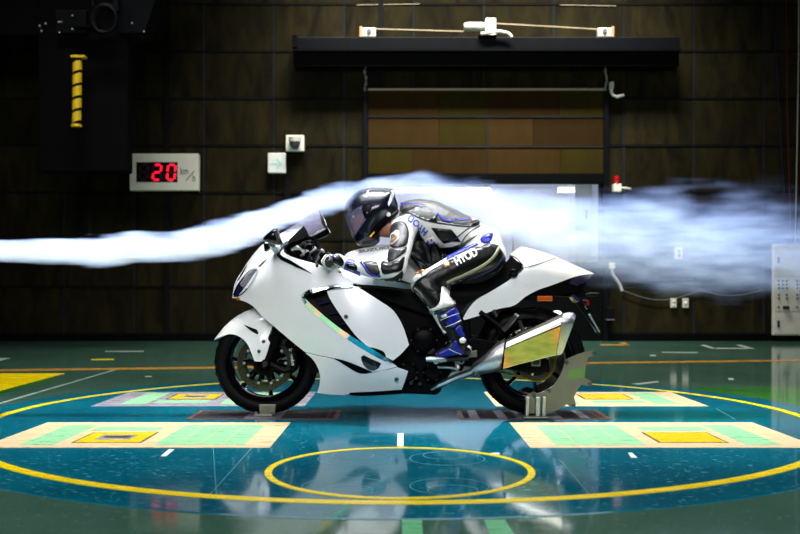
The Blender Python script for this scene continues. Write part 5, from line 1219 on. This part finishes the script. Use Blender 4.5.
# ------------------------------------------------------------------ smoke stream
# (centre row, half height in px, half depth in m, density) along the stream, at the bike's middle plane
SM = [(-330, 252, 12, .075, 34), (-200, 252, 12.5, .078, 34), (-60, 252, 13, .08, 34), (0, 252, 13, .08, 34), (60, 251, 15, .085, 34), (120, 250, 17, .085, 34), (170, 247, 18, .085, 32), (210, 242, 20, .085, 30), (245, 232, 19, .09, 30), (280, 217, 18, .10, 28), (310, 206, 19, .10, 22),
      (340, 199, 17, .10, 20), (360, 191, 13, .09, 18), (385, 187, 10, .09, 16), (410, 189, 13, .10, 11), (450, 197, 20, .12, 9), (480, 205, 25, .14, 9), (515, 217, 34, .17, 9), (550, 227, 40, .20, 7.5), (600, 236, 50, .22, 5.8), (650, 240, 54, .24, 5.6), (700, 243, 57, .26, 4.8), (760, 244, 58, .28, 2.9), (820, 248, 60, .30, 1.6), (880, 250, 62, .32, 1.2), (1000, 254, 66, .34, .8), (1120, 256, 68, .36, 0)]
xs = [U(s[0], 0, 0).x for s in SM]; X0, X1 = xs[0], xs[-1]
sm_mat = bpy.data.materials.new('smoke'); sm_mat.use_nodes = True
nt = sm_mat.node_tree; nt.nodes.remove(nt.nodes['Principled BSDF']); N = nt.nodes.new; L = nt.links.new
pv = N('ShaderNodeVolumePrincipled'); pv.inputs['Color'].default_value = (.40, .54, 1., 1); pv.inputs['Absorption Color'].default_value = (1, 1, 1, 1); pv.inputs['Anisotropy'].default_value = 0.
L(pv.outputs[0], nt.nodes['Material Output'].inputs['Volume'])
tc = N('ShaderNodeTexCoord'); sx = N('ShaderNodeSeparateXYZ'); L(tc.outputs['Object'], sx.inputs[0])
def M(op, a, b=None, c=None, clamp=False):
    n = N('ShaderNodeMath'); n.operation = op; n.use_clamp = clamp
    for i, v in enumerate((a, b, c)):
        if v is None: continue
        if isinstance(v, (int, float)): n.inputs[i].default_value = v
        else: L(v, n.inputs[i])
    return n.outputs[0]
uc = M('DIVIDE', M('SUBTRACT', sx.outputs['X'], X0), X1-X0)
Xa, Xb = U(-60, 0, 0).x, U(880, 0, 0).x
u = M('DIVIDE', M('SUBTRACT', sx.outputs['X'], Xa), Xb-Xa, clamp=True)
def curve(vals):
    lo, hi = min(vals), max(vals); r = N('ShaderNodeFloatCurve'); cm = r.mapping; c = cm.curves[0]
    pts = [((x-X0)/(X1-X0), (v-lo)/(hi-lo+1e-9)) for x, v in zip(xs, vals)]
    while len(c.points) < len(pts): c.points.new(.5, .5)
    for p, q in zip(c.points, pts): p.location = q; p.handle_type = 'AUTO'
    cm.update(); L(uc, r.inputs['Value'])
    return M('MULTIPLY_ADD', r.outputs[0], hi-lo, lo)
zc = curve([U(0, s[1], 0).z for s in SM]); hh = curve([s[2]*CAMD/FOC for s in SM]); hy = curve([s[3] for s in SM]); de = curve([s[4] for s in SM])
def noise(sc, scale, det=3, out=0):
    mp = N('ShaderNodeMapping'); mp.inputs['Scale'].default_value = sc; L(tc.outputs['Object'], mp.inputs[0])
    n = N('ShaderNodeTexNoise'); n.inputs['Scale'].default_value = scale; n.inputs['Detail'].default_value = det; L(mp.outputs[0], n.inputs['Vector']); return n.outputs[out]
big = noise((.55, 1, 1.1), 4.5, 2); fine = noise((.45, 1, 1.6), 11, 3)
streak = noise((.36, 1, 3.2), 9, 4)
wob = M('MULTIPLY', M('SUBTRACT', big, .5), M('MULTIPLY_ADD', u, .42, .02))
dz = M('DIVIDE', M('ADD', M('SUBTRACT', sx.outputs['Z'], zc), wob), hh); dy = M('DIVIDE', sx.outputs['Y'], hy)
r = M('SQRT', M('ADD', M('MULTIPLY', dz, dz), M('MULTIPLY', dy, dy)))
r = M('ADD', r, M('MULTIPLY', M('SUBTRACT', streak, .5), M('MULTIPLY_ADD', u, -.35, .75)))
soft = M('MULTIPLY_ADD', u, .7, .2)
edge = M('DIVIDE', M('SUBTRACT', 1., r), soft, clamp=True)
edge = M('MULTIPLY', edge, M('MULTIPLY', edge, M('SUBTRACT', 3., M('MULTIPLY', edge, 2.))))
nm = M('MULTIPLY_ADD', M('SUBTRACT', fine, .5), M('MULTIPLY_ADD', u, 4.2, .9), 1., clamp=False)
dens = M('MULTIPLY', M('MULTIPLY', de, edge), M('MAXIMUM', nm, .0))
L(dens, pv.inputs['Density'])
mbs = MB(); rs = []
for (px, cy, h, y_, d_), x in zip(SM, xs):
    z = U(0, cy, 0).z; hz = h*CAMD/FOC*1.12+.02+.05*(x-X0)/(X1-X0); yy = y_*1.05
    rs.append([(x, yy*math.cos(2*math.pi*k/20), z+hz*math.sin(2*math.pi*k/20)) for k in range(20)])
mbs.rings(rs)
smo = mbs.build('smoke_stream', sm_mat)
tag(smo, 'white smoke stream blowing over the rider and spreading to the right', 'smoke', kind='stuff')
